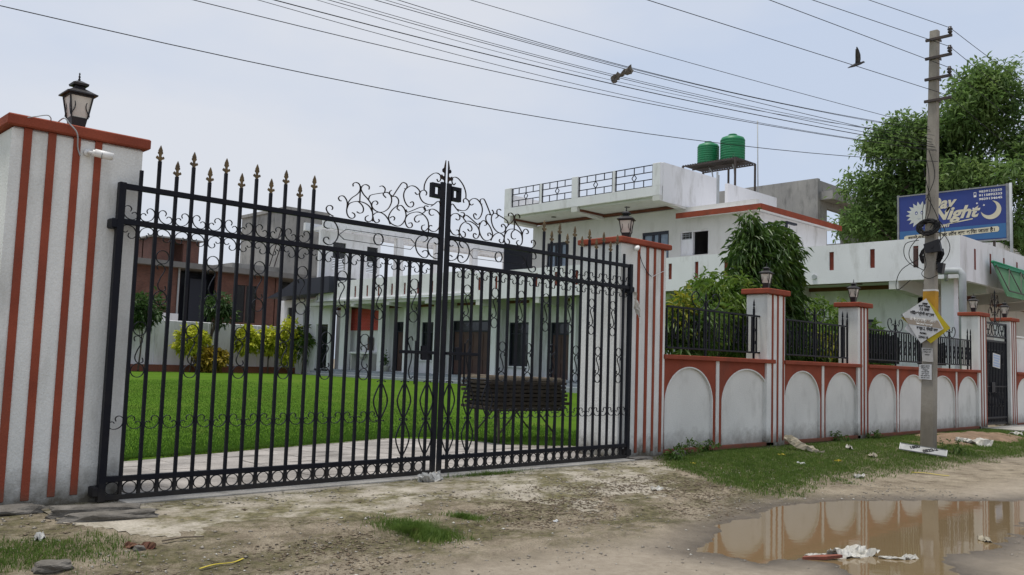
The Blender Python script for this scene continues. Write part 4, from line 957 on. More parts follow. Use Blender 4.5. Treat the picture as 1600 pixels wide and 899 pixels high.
# street side of the terrace
SX = [31.33, 32.84, 34.25, 35.7, 37.2, 38.7]
part('parapet', wallX(10.3, 10.46, 30.16, 46, 4.62, 6.06, [(x-0.06, x+0.06, 5.05, 5.75) for x in SX]), 'house_white', H)
s2 = MB().bevbox(-0.058, 0.058, -0.05, 0.05, 0, 0.70, 0.006).mesh('slot_louvre', 'slot_red')
for x in SX: place('slot_louvre', s2, H, loc=(x, 10.335, 5.05))
part('wall', wallX(12.3, 12.5, 32.2, 46, 0.1, 4.74, [(34.0,35.4,0.4,2.7),(37,39,1.2,2.7)]), 'house_cream', H)
part('soffit_trim', MB().box(32.2, 46, 12.2, 12.31, 4.45, 4.735), 'brown_trim', H)
for x in (33.1, 37.0, 41.0):
    mb = MB(); mb.prism([(10.47, 4.75), (10.47, 4.40), (10.9, 4.36), (12.3, 4.30), (12.3, 4.75)], lambda a, b, d: (d, a, b), x-0.15, x+0.15); part('soffit_beam', mb, 'house_cream', H)
part('column', MB().bevbox(30.55, 30.95, 10.7, 11.1, 0.0, 4.74, 0.02), 'house_white', H)
# upper floor
upw = [(30.15,31.67,6.3,7.76),(23.94,25.47,6.3,7.78),(21.82,23.30,6.55,7.66)]
part('wall', wallY(33.0, 33.22, 19.44, 32.72, 4.9, 8.74, upw), 'house_cream', H)
part('wall', wallX(19.44, 19.66, 33.22, 39.3, 4.9, 8.22, []), 'house_white', H)
part('wall', wallX(32.5, 32.72, 33.22, 41, 4.9, 8.74, []), 'house_cream', H)
part('inner_wall', MB().box(36.0, 36.1, 19.7, 32.4, 5.0, 8.2), 'interior', H)
part('inner_wall', MB().box(33.22, 36.0, 21.0, 21.1, 5.0, 8.2), 'interior', H)
part('inner_wall', MB().box(33.22, 36.0, 23.5, 23.6, 5.0, 8.2), 'interior', H)
for (a, b, lo, hi) in upw[:2]:
    w = part('window', MB().box(33.05, 33.18, a, a+0.09, lo, hi).box(33.05, 33.18, b-0.09, b, lo, hi).box(33.05, 33.18, a+0.09, b-0.09, hi-0.14, hi).box(33.05, 33.18, a+0.09, b-0.09, lo, lo+0.09).box(33.06, 33.16, a+0.52, a+0.64, lo+0.09, hi-0.14).box(33.06, 33.16, b-0.64, b-0.52, lo+0.09, hi-0.14), 'frame_navy', H)
    part('pane', MB().box(33.12, 33.14, a+0.09, b-0.09, lo+0.09, hi-0.14), 'curtain', w)
w = part('window', MB().box(33.04, 33.2, 21.80, 21.85, 6.55, 7.66).box(33.04, 33.2, 23.27, 23.32, 6.55, 7.66).box(33.04, 33.2, 21.85, 23.27, 7.61, 7.67).box(33.04, 33.2, 22.66, 22.71, 6.55, 7.61), 'house_white', H)
part('shutter', MB().box(33.08, 33.12, 22.71, 23.27, 6.56, 7.28), 'house_white', w)
part('grille', MB().box(33.1, 33.12, 22.71, 23.27, 7.28, 7.33).box(33.1, 33.12, 22.71, 23.27, 7.43, 7.45).box(33.1, 33.12, 22.71, 23.27, 7.52, 7.54).box(33.1, 33.12, 22.88, 22.9, 7.33, 7.61).box(33.1, 33.12, 23.07, 23.09, 7.33, 7.61), 'pipe_grey', w)
# main roof with overhang, beams, parapet and railings
part('roof', MB().box(31.165, 40.98, 23.012, 32.88, 8.90, 9.12), 'house_cream', H)
part('roof_edge', MB().box(31.0, 31.16, 23.0, 32.9, 9.02, 9.44), 'house_white', H)
for a, b, lo in ((32.43,32.89,8.71),(27.84,28.22,8.77),(23.01,23.4,8.78)):
    mb = MB(); mb.prism([(31.0, 9.03), (31.0, lo), (31.25, lo-0.02), (33.0, 8.66), (33.0, 8.91), (31.17, 8.91), (31.17, 9.03)], lambda p, q, d: (p, d, q), a, b); part('roof_beam', mb, 'house_cream', H)
part('roof_trim', MB().box(32.9, 33.0, 23.4, 32.4, 8.76, 8.885), 'brown_trim', H)
part('roof_trim', MB().box(31.2, 33.0, 27.76, 27.84, 8.80, 8.89), 'brown_trim', H)
part('roof_trim', MB().box(31.2, 33.0, 32.34, 32.42, 8.80, 8.89), 'brown_trim', H)
for y in (25.6, 30.3): place('ceiling_fitting', fx, H, loc=(32.0, y, 8.89))
for a, b in ((32.42,32.9),(27.84,28.22),(23.0,23.42)): part('parapet_post', MB().bevbox(31.0, 31.2, a, b, 9.44, 10.47, 0.01), 'house_white', H)
for a, b in ((30.26,30.40),(25.58,25.72)): part('parapet_post', MB().box(31.03, 31.13, a, b, 9.44, 10.44), 'house_white', H)
part('parapet', MB().box(31.2, 35.4, 22.985, 23.16, 8.76, 10.50), 'house_white', H)
part('wall', MB().box(33.23, 41, 23.02, 23.15, 8.41, 8.90), 'house_white', H)
part('parapet', MB().box(36.4, 41.0, 22.985, 23.16, 8.45, 10.42), 'house_white', H)
part('parapet', MB().box(31.2, 41.0, 32.74, 32.9, 9.1, 10.2), 'house_white', H)
for (a, b) in ((30.40,32.42),(28.22,30.26),(25.72,27.84),(23.42,25.58)):
    mb = MB(); X_ = 31.08; t = 0.018
    zs = (9.47, 9.78, 10.11, 10.42)
    for z in zs: mb.box(X_-t, X_+t, a, b, z-t, z+t)
    for k in (0.02, 0.98): y = a+(b-a)*k; mb.box(X_-t, X_+t, y-t, y+t, zs[0], zs[3])
    for k in (0.25, 0.5, 0.75):
        y = a+(b-a)*k; mb.box(X_-t*.9, X_+t*.9, y-t*.9, y+t*.9, zs[0], zs[1]); mb.box(X_-t*.9, X_+t*.9, y-t*.9, y+t*.9, zs[2], zs[3])
    rl = part('roof_railing', mb, 'gate_black', H)
    c = (a+b)/2; mb = MB()
    dz = [(0, 0.165), (0.13, 0), (0, -0.165), (-0.13, 0)]
    for k in range(4):
        p, q = dz[k], dz[(k+1) % 4]; mb.bar((X_, c+p[0], 9.945+p[1]), (X_, c+q[0], 9.945+q[1]), 0.03)
    part('diamond', mb, 'gate_black', rl)
# lower eave with red fascia
part('eave_slab', MB().box(32.53, 39.78, 18.97, 23.0, 8.24, 8.40), 'house_white', H)
part('fascia', MB().box(32.48, 32.53, 18.94, 23.2, 8.18, 8.42), 'terracotta', H)
part('fascia', MB().box(32.53, 39.8, 18.92, 18.97, 8.18, 8.42), 'terracotta', H)
part('roof_pipe', MB().tube([(35.8, 23.2, 8.5), (35.8, 23.2, 10.9)], 0.05, 10).tube([(36.05, 23.3, 8.5), (36.05, 23.3, 10.8)], 0.05, 10), 'pipe_grey', H)
part('balcony_frame', MB().box(32.2, 32.28, 17.6, 17.7, 6.0, 7.42).box(32.2, 33.0, 17.58, 17.72, 7.42, 7.5).box(32.15, 32.3, 17.6, 19.4, 7.42, 7.5), 'frame_navy', H)
# white raised parapet with rounded end on the street side
part('stair_parapet', MB().prism([(40.5,4.9),(52,4.9),(52,6.9),(50.5,7.5),(48.5,7.95),(46,8.0),(41.5,7.45),(40.5,7.35)], lambda a, b, d: (a, d, b), 14.0, 14.2), 'house_white', H)
# north rooms with pergola beams
for (a, b, z0, z1) in ((30.6,35.4,4.9,10.3),): part('north_wall', wallX(49.9, 50.1, a, b, z0, z1-0.5, [(31.6,32.6,7.3,9.1),(34.3,35.2,7.3,9.1)]), 'house_white', H)
for (a, b) in ((31.6,32.6),(34.3,35.2)):
    w = part('window', MB().box(a, b, 50.02, 50.08, 8.1, 9.1), 'dark_glass', H)
    mb = MB()
    for k in range(7): mb.box(a, b, 49.93, 49.99, 7.35+k*0.11, 7.40+k*0.11)
    part('louvre', mb, 'interior', w)
part('pergola_beam', MB().box(30.4, 48, 49.2, 49.45, 9.85, 10.38), 'house_white', H)
part('pergola_beam', MB().box(30.4, 48, 51.5, 51.75, 9.85, 10.38), 'house_white', H)
rf = MB().box(-0.04, 0.04, -1.3, 1.3, -0.12, 0.12).mesh('pergola_rafter', 'house_white')
for k in range(30): place('pergola_rafter', rf, H, loc=(31.0 + k*0.57, 50.45, 10.0))
for x in (36.6, 40.1, 43.6, 47): part('pergola_column', MB().box(x-0.25, x+0.25, 49.25, 49.65, 4.9, 9.86), 'house_white', H)
for x in (38.3, 42.0): part('pergola_column', MB().box(x-0.22, x+0.22, 51.4, 51.8, 4.9, 9.86), 'house_white', H)
part('black_screen', MB().box(31.5, 33.7, 33.3, 33.36, 6.1, 7.72), 'frame_navy', H)

# out-building at the far end of the house with a black canopy
O = root('outbuilding', (31, 51, 0.3), 'low white outbuilding with black doorway at the far left end of the house', 'building')
part('wall', wallY(31.0, 31.2, 48.9, 55.5, 0.2, 5.3, [(49.1,50.5,0.7,3.6),(51.4,52.2,2.6,4.6),(53.2,54.3,2.6,4.8)]), 'house_white', O)
part('doorway', MB().box(31.15, 31.2, 49.1, 50.5, 0.7, 3.6), 'dark_glass', O)
for a, b, lo, hi in ((51.4,52.2,2.6,4.6),(53.2,54.3,2.6,4.8)): part('window', MB().box(31.12, 31.2, a, b, lo, hi), 'dark_glass', O)
cn = MB(); cn.prism([(54.8,5.35),(47.0,5.5),(47.0,6.5),(51.0,6.45),(52.6,5.9)], lambda a, b, d: (d, a, b), 29.6, 31.6); part('canopy', cn, 'frame_navy', O)

# ================================================================== THINGS ROUND THE HOUSE
def tank(x, y, z, rad, h, label):
    r = root('water_tank', (x, y, z), label, 'tank', 'green water tanks on the roof stand')
    pr = [(rad*0.97, 0.0)]; n = 9
    for k in range(n):
        z0 = h*0.80*k/n; z1 = h*0.80*(k+1)/n
        pr += [(rad*0.965, z0+0.015), (rad, z0 + (z1-z0)*0.25), (rad, z0 + (z1-z0)*0.8), (rad*0.965, z1)]
    pr += [(rad*0.9, h*0.86), (rad*0.62, h*0.91), (rad*0.36, h*0.925)]
    part('tank_body', MB().lathe(pr, 32, (x, y, z)), 'tank_green', r, True)
    part('lid', MB().lathe([(rad*0.34, h*0.92), (rad*0.36, h*0.985), (rad*0.30, h), (0.02, h+0.01)], 24, (x, y, z)), 'tank_green', r, True)
tank(38.55, 25.55, 12.0, 0.56, 1.30, 'green water tank, left and lower of the two on the roof')
tank(38.55, 24.1, 12.0, 0.62, 1.45, 'green water tank, right and taller of the two on the roof')
r = root('tank_stand', (38.5, 24.8, 9.1), 'black iron stand carrying the green tanks on the roof', 'stand')
z = 11.93
mb = MB()
for q in range(22): mb.bar((37.5, 23.3+q*0.147, z+0.03), (39.4, 23.3+q*0.147, z+0.03), 0.045)
for x in (37.52, 38.45, 39.38): mb.bar((x, 23.25, z-0.02), (x, 26.45, z-0.02), 0.06)
part('deck', mb, 'iron', r)
for x, y in ((37.52,23.3),(39.38,23.3),(37.52,26.4),(39.38,26.4),(39.38,24.85)): part('leg', MB().box(x-0.04, x+0.04, y-0.04, y+0.04, 9.1, z), 'iron', r)
part('outlet_pipe', MB().tube([(38.5,24.1,12.0),(38.4,23.9,11.6),(38.3,23.6,9.1)], 0.035, 8).tube([(38.5,25.5,12.0),(38.4,25.2,11.6),(38.1,24.6,9.1)], 0.035, 8), 'pipe_grey', r)
tag(part('antenna_rod', MB().tube([(39.9,23.4,8.6),(39.75,23.4,14.3)], 0.03, 8), 'pipe_grey', None, True), 'thin grey rod standing on the roof by the tanks', 'rod')
tag(part('drain_pipe', MB().tube([(29.6,10.85,4.86),(29.6,10.35,4.85),(29.6,10.18,4.84),(29.6,10.1,4.72),(29.6,10.1,4.4),(29.6,10.1,1.2)], 0.11, 14).tube([(29.6,10.6,4.75),(29.9,10.7,4.60)], 0.06, 10), 'pipe_grey', None, True), 'thick grey drain pipe bending down at the house corner', 'pipe')
r = root('green_awning', (35, 9.9, 4.4), 'green awning with truss frame over the house entrance', 'awning')
part('net_sheet', MB().prism([(10.06,5.36),(10.09,5.36),(9.66,4.22),(9.63,4.22)], lambda a, b, d: (d, a, b), 32.35, 39.5), 'awning_net', r)
part('edge_tube', MB().tube([(32.3,10.06,5.40),(39.5,10.06,5.36)], 0.055, 10), 'awning_green', r, True)
part('edge_strip', MB().prism([(10.02,5.27),(10.05,5.27),(10.07,5.37),(10.04,5.37)], lambda a, b, d: (d, a-0.03, b), 32.3, 39.5), 'awning_green', r)
mb = MB(); mb.bar((32.4,9.58,4.40),(39.5,9.58,4.36),0.035)
for k in range(6): x = 32.4+k*1.3; mb.bar((x,9.58,4.39),(x,9.98,5.30),0.03); mb.bar((x,9.60,4.41),(x+1.3,9.96,5.26),0.022)
part('truss', mb, 'iron', r)
# wash basin and potted plant in the veranda
r = root('wash_basin', (31.6, 45.7, 0.74), 'white tiled wash stand on the veranda below the red panel', 'basin')
part('counter', MB().bevbox(31.3, 32.1, 44.9, 47.0, 1.75, 1.87, 0.02), 'house_white', r)
for y in (45.0, 46.9): part('support', MB().box(31.4, 32.0, y-0.06, y+0.06, 0.74, 1.75), 'pot', r)
part('basin_bowl', MB().lathe([(0.1,1.4),(0.24,1.55),(0.30,1.76)], 16, (31.6,45.9,0)), 'pot', r, True)
tag(part('wall_mirror', MB().bevbox(32.10, 32.13, 45.6, 46.2, 2.0, 2.8, 0.01), 'door_brown'), 'small dark mirror on the veranda wall above the wash stand', 'mirror')

# stack of old wooden frames on a folding trestle
def w2(u, v): return (10.95 + u*0.985 + v*0.17, 11.55 - u*0.13 + v*0.985)
r = root('trestle_table', (11.75, 11.95, 0.02), 'rusty folding trestle with crossed legs under the stack of frames', 'table')
TA = Vector((0.9875, -0.155, 0)); TB = Vector((0.155, 0.9875, 0)); T0 = Vector((11.72, 11.95, 0.0))
def tp(u, v, z): return T0 + TA*u + TB*v + Vector((0, 0, z))
for v in (-0.38, 0.38):
    part('top_rail', MB().bar(tp(-0.85, v, 0.60), tp(0.85, v, 0.60), 0.035), 'iron', r)
    for u in (-0.62, 0.62):
        part('leg', MB().bar(tp(u, v, 0.01), tp(u*1.05, v, 0.60), 0.035), 'iron', r)
        part('brace', MB().bar(tp(u, v, 0.18), tp(u*0.35, v, 0.60), 0.022), 'iron', r)
for u in (-0.7, 0.0, 0.7): part('cross_rail', MB().bar(tp(u, -0.38, 0.60), tp(u, 0.38, 0.60), 0.03), 'iron', r)
z = 0.625
names = ['lowest', 'second lowest', 'third from the bottom', 'fourth from the bottom', 'fifth from the bottom', 'sixth from the bottom', 'second from the top', 'topmost']
for k in range(8):
    m = 'pale_wood' if k == 7 else 'old_wood'
    ang = random.uniform(-0.05, 0.05); tilt = 0.0 if k < 7 else 0.02
    f = root('wooden_frame', tuple(tp(random.uniform(-0.05, 0.05), random.uniform(-0.03, 0.03), z)), 'dark wooden slatted frame, %s of the stack on the trestle' % names[k] if k < 7 else 'paler wooden slatted frame, topmost of the stack on the trestle', 'frame', 'wooden frames stacked on the trestle')
    f.rotation_euler = (0, tilt, math.atan2(TA.y, TA.x) + ang)
    def fp(name, *b):
        mb = MB(); mb.bevbox(*b, 0.004); o = place(name, mb.mesh(name, m)); o.parent = f; return o
    for y in (-0.44, 0.44): fp('side_rail', -0.90, 0.86, y-0.03, y+0.03, 0, 0.052)
    for x in (-0.87, 0.83): fp('end_rail', x-0.03, x+0.03, -0.41, 0.41, 0.002, 0.05)
    for q in range(7): x = -0.72 + q*0.24; fp('slat', x-0.035, x+0.035, -0.46, 0.46, 0.053, 0.072)
    z += 0.0745

# ------------------------------------------------------------------ back wall and far buildings
r = root('back_wall', (15, 54, 0.3), 'pale rendered compound wall at the far end of the lawn', 'wall')
part('wall_panel', MB().bevbox(-14, 31, 54.0, 54.3, 0.2, 3.45, 0.03), 'house_white', r)
for k in range(13): x = -12 + k*3.4; part('pilaster', MB().box(x-0.15, x+0.15, 53.93, 54.0, 0.2, 3.40), 'house_white', r)
r = root('brick_kerb', (15, 53.2, 0.3), 'low red brick kerb along the flower bed by the far wall', 'kerb')
part('kerb_course', MB().box(-14, 31, 52.9, 53.05, 0.25, 0.72), 'brick_red', r)
mb = MB(); mb.box(-14, 31, 53.05, 54.0, 0.2, 0.66); part('bed_soil', mb, 'bed_soil', r)

B = root('brick_building', (34, 74, 0), 'half-finished red brick building behind the far lawn wall', 'building')
part('wall', wallX(70.0, 70.3, 20, 38.6, 0, 8.3, [(30.1,33.2,3.0,8.3),(34.9,36.9,4.2,7.4),(22,24,4.2,7.4)]), 'brick_wall', B)
part('wall', MB().box(20, 20.3, 70.3, 84, 0, 8.3).box(20.3, 43, 80, 80.3, 0, 8.3), 'brick_wall', B)
part('opening_back', MB().box(30.1, 38, 72.0, 72.1, 0, 8.2), 'frame_navy', B)
for (a, b) in ((34.9,36.9),(22,24)):
    w = part('window', MB().box(a, b, 70.12, 70.18, 4.2, 7.4), 'dark_glass', B)
    part('frame', MB().box((a+b)/2-0.06, (a+b)/2+0.06, 70.05, 70.12, 4.2, 7.4), 'door_brown', w)
part('curtain', MB().box(31.2, 32.6, 70.6, 70.64, 3.2, 7.6), 'frame_navy', B)
part('roof_slab', MB().box(19.4, 43.2, 69.2, 84, 8.3, 8.75), 'interior', B)
part('porch_pier', MB().box(41.0, 41.6, 70, 70.5, 0, 8.3).box(38.7, 39.2, 70, 70.5, 0, 8.3), 'brick_wall', B)
part('porch_back', MB().box(38.6, 43, 72.5, 72.7, 0, 8.2), 'dark_glass', B)
part('roof_room', wallX(73, 73.3, 28.9, 32.9, 8.75, 11.0, [(30.3,31.5,8.9,10.7)]), 'brick_wall', B)
part('roof_room', MB().box(28.9, 29.2, 73.3, 77, 8.75, 11.0).box(28.9, 32.9, 75, 75.2, 8.75, 11.0), 'brick_wall', B)
part('rafters', MB().box(28.6, 33.2, 72.7, 77.3, 11.0, 11.12), 'concrete', B)
part('white_door_surround', MB().box(27.9, 30.0, 69.7, 69.95, 0, 4.6), 'house_white', B)
part('rain_pipe', MB().tube([(29.95,69.9,0),(29.95,69.9,8.3)], 0.08, 8), 'pipe_grey', B)
G = root('grey_block', (50, 80, 0), 'grey concrete block rising behind the far end of the house', 'building')
part('wall', MB().box(42.2, 46.6, 75, 84, 0, 15.4), 'concrete', G)
part('roof_edge', MB().box(42.0, 46.8, 74.8, 84.2, 15.4, 15.7), 'concrete', G)
part('stair_block', MB().box(37.5, 42.2, 76, 88, 0, 9.9), 'concrete', G)
part('roof_ladder', MB().bar((41.0,75.6,9.9),(42.0,75.6,13.5),0.08).bar((41.5,75.6,9.9),(42.5,75.6,13.5),0.08), 'iron', G)
K = root('concrete_building', (56, 28, 0), 'weathered grey concrete building behind the right end of the roof', 'building')
part('wall', wallY(50.0, 50.3, 25.3, 42, 0, 13.3, []), 'concrete', K)
part('wall', wallX(25.3, 25.6, 50.3, 54.3, 0, 13.2, [(51.2,53.6,7.0,11.6)]), 'concrete', K)
part('opening_back', MB().box(50.4, 54.3, 28, 28.1, 6, 12), 'frame_navy', K)
part('pier', MB().box(54.3, 55.3, 24.6, 25.6, 0, 12.8).box(55.6, 56.3, 24.6, 25.6, 0, 12.8), 'concrete', K)
part('wall', MB().box(56.3, 75, 25.0, 25.3, 0, 12.0), 'concrete', K)
part('roof_edge', MB().box(50.3, 75, 24.5, 25.29, 12.0, 12.5), 'concrete', K)
mb = MB()
for z in (12.85, 13.2, 13.5): mb.bar((53.5,24.7,z),(74,24.7,z),0.05)
for q in range(12): x = 53.6+q*1.8; mb.bar((x,24.7,12.5),(x,24.7,13.5),0.06)
part('roof_railing', mb, 'iron', K)
part('side_wall', MB().box(50.3, 75, 40, 40.3, 0, 13).box(74.7, 75, 25.3, 40, 0, 13), 'concrete', K)
r = root('far_lamp_post', (46, 92, 0), 'small curved lamp post far beyond the brick building', 'lamp post')
part('post', MB().tube([(46,92,0),(46,92,14.0),(46.2,92,15.0),(46.9,92,15.4)], 0.10, 8), 'iron', r, True)
part('lamp_head', MB().bevbox(46.7, 47.6, 91.8, 92.2, 15.3, 15.5, 0.04), 'iron', r)

# ================================================================== PLANTS
def leaf_cards(C, D, length, width, rs, droop=0.4, fold=0.25):
    """folded leaf: base, two edge points, tip. C centres (n,3), D directions (n,3)"""
    n = len(C); D = D/np.linalg.norm(D, axis=1, keepdims=True)
    L_ = length*(0.7 + 0.6*rs.rand(n))[:, None]; W = width*(0.7 + 0.6*rs.rand(n))[:, None]
    up = np.tile([[0, 0, 1.0]], (n, 1)) + 0.5*rs.randn(n, 3)
    S = np.cross(D, up); S /= np.linalg.norm(S, axis=1, keepdims=True) + 1e-9
    Nn = np.cross(S, D)
    V = np.zeros((n, 4, 3)); mid = C + D*L_*0.45
    V[:, 0] = C; V[:, 1] = mid + S*W/2 + Nn*W*fold; V[:, 3] = mid - S*W/2 + Nn*W*fold
    V[:, 2] = C + D*L_ - np.array([0, 0, 1.0])*L_*droop*0.5
    b = (np.arange(n)*4)[:, None]
    F = np.concatenate([b + np.array([[0, 1, 2]]), b + np.array([[0, 2, 3]])], 0)
    return V.reshape(-1, 3), F
def crown_pts(lobes, n, rs, shell=0.35):
    """cluster centres in a set of ellipsoid lobes (x,y,z,rx,ry,rz), denser towards the skin"""
    w = np.array([l[3]*l[4]*l[5] for l in lobes])**0.75; idx = rs.choice(len(lobes), n, p=w/w.sum())
    d = rs.randn(n, 3); d /= np.linalg.norm(d, axis=1, keepdims=True)
    q = (shell + (1-shell)*rs.rand(n)**0.6)*(0.86 + 0.28*rs.rand(n))
    Lb = np.array(lobes)[idx]
    return Lb[:, :3] + d*q[:, None]*Lb[:, 3:], d
def plant(name, base, lobes, ncl, per, length, width, m, label, cat, seed, droop=0.4, spread=0.25, down=0.25, trunk=None, branches=6, group=None, trunk_r=0.06):
    rs = np.random.RandomState(seed); r = root(name, base, label, cat, group)
    C, d = crown_pts(lobes, ncl, rs)
    CC = np.repeat(C, per, 0) + rs.randn(ncl*per, 3)*length*spread
    DD = np.repeat(d, per, 0)*0.7 + rs.randn(ncl*per, 3)*0.75 + np.array([0, 0, -down])
    V, F = leaf_cards(CC, DD, length, width, rs, droop)
    V = V - np.array(base)
    o = place('crown', np_mesh('crown', V, F, m), r, loc=base); o["kind"] = 'stuff'
    mb = MB(); b = Vector(base); top = Vector(lobes[0][:3])
    bend = Vector((random.uniform(-.1, .1), random.uniform(-.1, .1), 0))*(top - b).length*0.5
    pth = smooth_curve([tuple(b - Vector((0,0,0.1))), tuple(b*0.6 + top*0.4 + bend), tuple(top)], 5)
    mb.tube(pth, trunk_r, 8, trunk_r*0.45)
    for k in range(branches):
        s = Vector(pth[int(len(pth)*(0.45 + 0.5*k/max(1, branches)))] if len(pth) > 3 else pth[-1]); e = Vector(C[rs.randint(len(C))])
        mid_ = (s + e)/2 + Vector((0, 0, 0.12*(e-s).length))
        mb.tube(smooth_curve([tuple(s), tuple(mid_), tuple(e)], 4), trunk_r*0.45, 6, trunk_r*0.12)
    part('trunk', mb, 'bark', r, True); return r
# drooping tree and shrubs behind the boundary wall
plant('drooping_tree', (19.1, 11.0, 0.0), [(19.0,11.0,3.9,1.15,0.55,0.95),(19.0,11.0,2.6,1.25,0.55,1.3),(18.35,11.0,4.85,0.16,0.16,0.5),(19.4,11.0,4.5,0.85,0.42,0.5),(18.1,11.0,3.0,0.5,0.4,0.9),(20.0,11.0,3.1,0.42,0.42,1.5),(18.75,11.0,4.55,0.5,0.38,0.45)],
      1700, 13, 0.23, 0.046, 'mango_leaf', 'tall dense tree with long drooping leaves behind the small pillar', 'tree', 5, droop=0.8, spread=0.35, down=0.75, trunk_r=0.09)
plant('young_tree', (16.7, 10.9, 0.0), [(16.75,10.8,2.95,0.85,0.8,0.62),(17.35,10.9,2.4,0.7,0.8,0.7),(16.2,10.7,2.55,0.55,0.6,0.5)], 480, 12, 0.22, 0.046, 'mango_light', 'lighter green young tree just left of the drooping tree', 'tree', 6, droop=0.7, spread=0.35, down=0.5)
plant('shrub', (14.7, 10.1, 0.0), [(14.75,10.1,2.35,0.75,0.6,0.6),(14.3,10.1,1.9,0.5,0.5,0.6)], 150, 10, 0.24, 0.055, 'shrub_green', 'leafy shrub beside the right gate pillar', 'shrub', 7, droop=0.6, group='shrubs behind the railing')
r_ = plant('yellow_shrub', (14.2, 10.0, 0.0), [(14.15,9.95,2.45,0.28,0.28,0.5)], 40, 8, 0.17, 0.06, 'yellow_leaf', 'shrub with yellow leaves by the right gate pillar', 'shrub', 8, group='shrubs behind the railing', branches=3, trunk_r=0.03)
plant('shrub', (22.4, 11.2, 0.0), [(22.2,11.2,2.55,1.25,0.9,0.9),(22.9,11.2,2.0,1.0,0.9,0.8),(21.5,11.1,2.0,0.9,0.8,0.9)], 640, 11, 0.19, 0.048, 'mango_light', 'rounded shrub between the two small pillars', 'shrub', 9, droop=0.6, down=0.4, group='shrubs behind the railing')
plant('yellow_shrub', (21.3, 10.4, 0.0), [(21.2,10.3,2.25,0.75,0.4,0.30),(22.0,10.3,2.05,0.5,0.4,0.3)], 70, 9, 0.18, 0.06, 'yellow_leaf', 'yellow leaved shrub below the rounded shrub', 'shrub', 10, group='shrubs behind the railing', branches=3, trunk_r=0.03)
plant('shrub', (24.6, 11.0, 0.0), [(24.4,11.0,2.1,0.7,0.7,0.9)], 170, 10, 0.22, 0.05, 'shrub_green', 'small shrub left of the utility pole behind the railing', 'shrub', 13, group='shrubs behind the railing')
plant('shrub', (30.0, 13.0, 0.0), [(29.3,13.0,1.8,0.9,0.8,0.7),(27.6,12.6,1.6,1.1,0.9,0.7)], 190, 9, 0.24, 0.06, 'mango_leaf', 'dark shrub behind the railing right of the pole', 'shrub', 14, group='shrubs behind the railing')
# garden plants along the far wall
def ball(x, y, z, rx, rz, m, label, seed, n=150): plant('garden_shrub', (x, y, 0.4), [(x,y,z,rx,rx*0.8,rz)], n, 9, 0.30, 0.16, m, label, 'shrub', seed, droop=0.2, group='shrubs along the far lawn wall', branches=4)
ball(23.3, 52, 2.2, 1.05, 0.85, 'shrub_yellow', 'yellow-green ball shrub at the left of the far wall', 20)
ball(24.4, 51.6, 1.15, 1.0, 0.65, 'shrub_orange', 'orange-yellow croton in front of the far wall', 21)
ball(26.9, 52, 2.35, 0.75, 0.8, 'shrub_yellow', 'second yellow-green ball shrub from the left along the far wall', 22, 180)
ball(28.5, 52, 2.4, 0.9, 0.85, 'shrub_yellow', 'third yellow-green ball shrub, close to the tall bush', 23)
plant('garden_shrub', (30.0, 51.5, 0.4), [(29.7,51.5,3.0,0.65,0.6,0.95),(29.6,51.5,1.7,0.6,0.6,0.8)], 170, 9, 0.28, 0.12, 'shrub_yellow', 'tall green bush at the far left corner of the house', 'shrub', 24, group='shrubs along the far lawn wall')
plant('garden_tree', (20.4, 52.5, 0.4), [(20.5,52.5,4.0,1.15,1.0,0.85),(20.0,52.5,3.5,1.0,1.0,0.7)], 170, 8, 0.42, 0.12, 'garden_leaf', 'small dark tree at the left behind the gate pillar', 'tree', 25, group='small trees along the far lawn wall')
plant('garden_tree', (24.6, 52.3, 0.4), [(25.0,52.3,4.4,0.85,0.8,0.75),(25.5,52.3,3.9,0.6,0.6,0.5)], 110, 8, 0.42, 0.11, 'garden_leaf', 'small leaning tree in the middle of the far wall', 'tree', 26, group='small trees along the far lawn wall', trunk_r=0.11)
plant('garden_palm', (30.4, 51.0, 0.3), [(30.4,51.0,2.4,0.4,0.4,0.9)], 26, 8, 0.55, 0.04, 'shrub_green', 'thin feathery plant at the corner of the outbuilding', 'plant', 27, droop=0.9)
rp = root('potted_plant', (31.2, 43.0, 0.74), 'small plant in a white pot on the veranda', 'plant')
part('pot', MB().lathe([(0.22,0.74),(0.30,1.05),(0.32,1.08),(0.28,1.09)], 16, (31.2,43.0,0)), 'pot', rp, True)
rs = np.random.RandomState(3); C = np.tile([[31.2,43.0,1.1]], (60, 1)) + rs.randn(60, 3)*[0.05,0.08,0.22] + [0,0,0.25]
V, F = leaf_cards(C, rs.randn(60, 3) + [0, 0, 0.6], 0.28, 0.09, rs); place('leaves', np_mesh('leaves', V, F, 'mango_leaf'), rp)
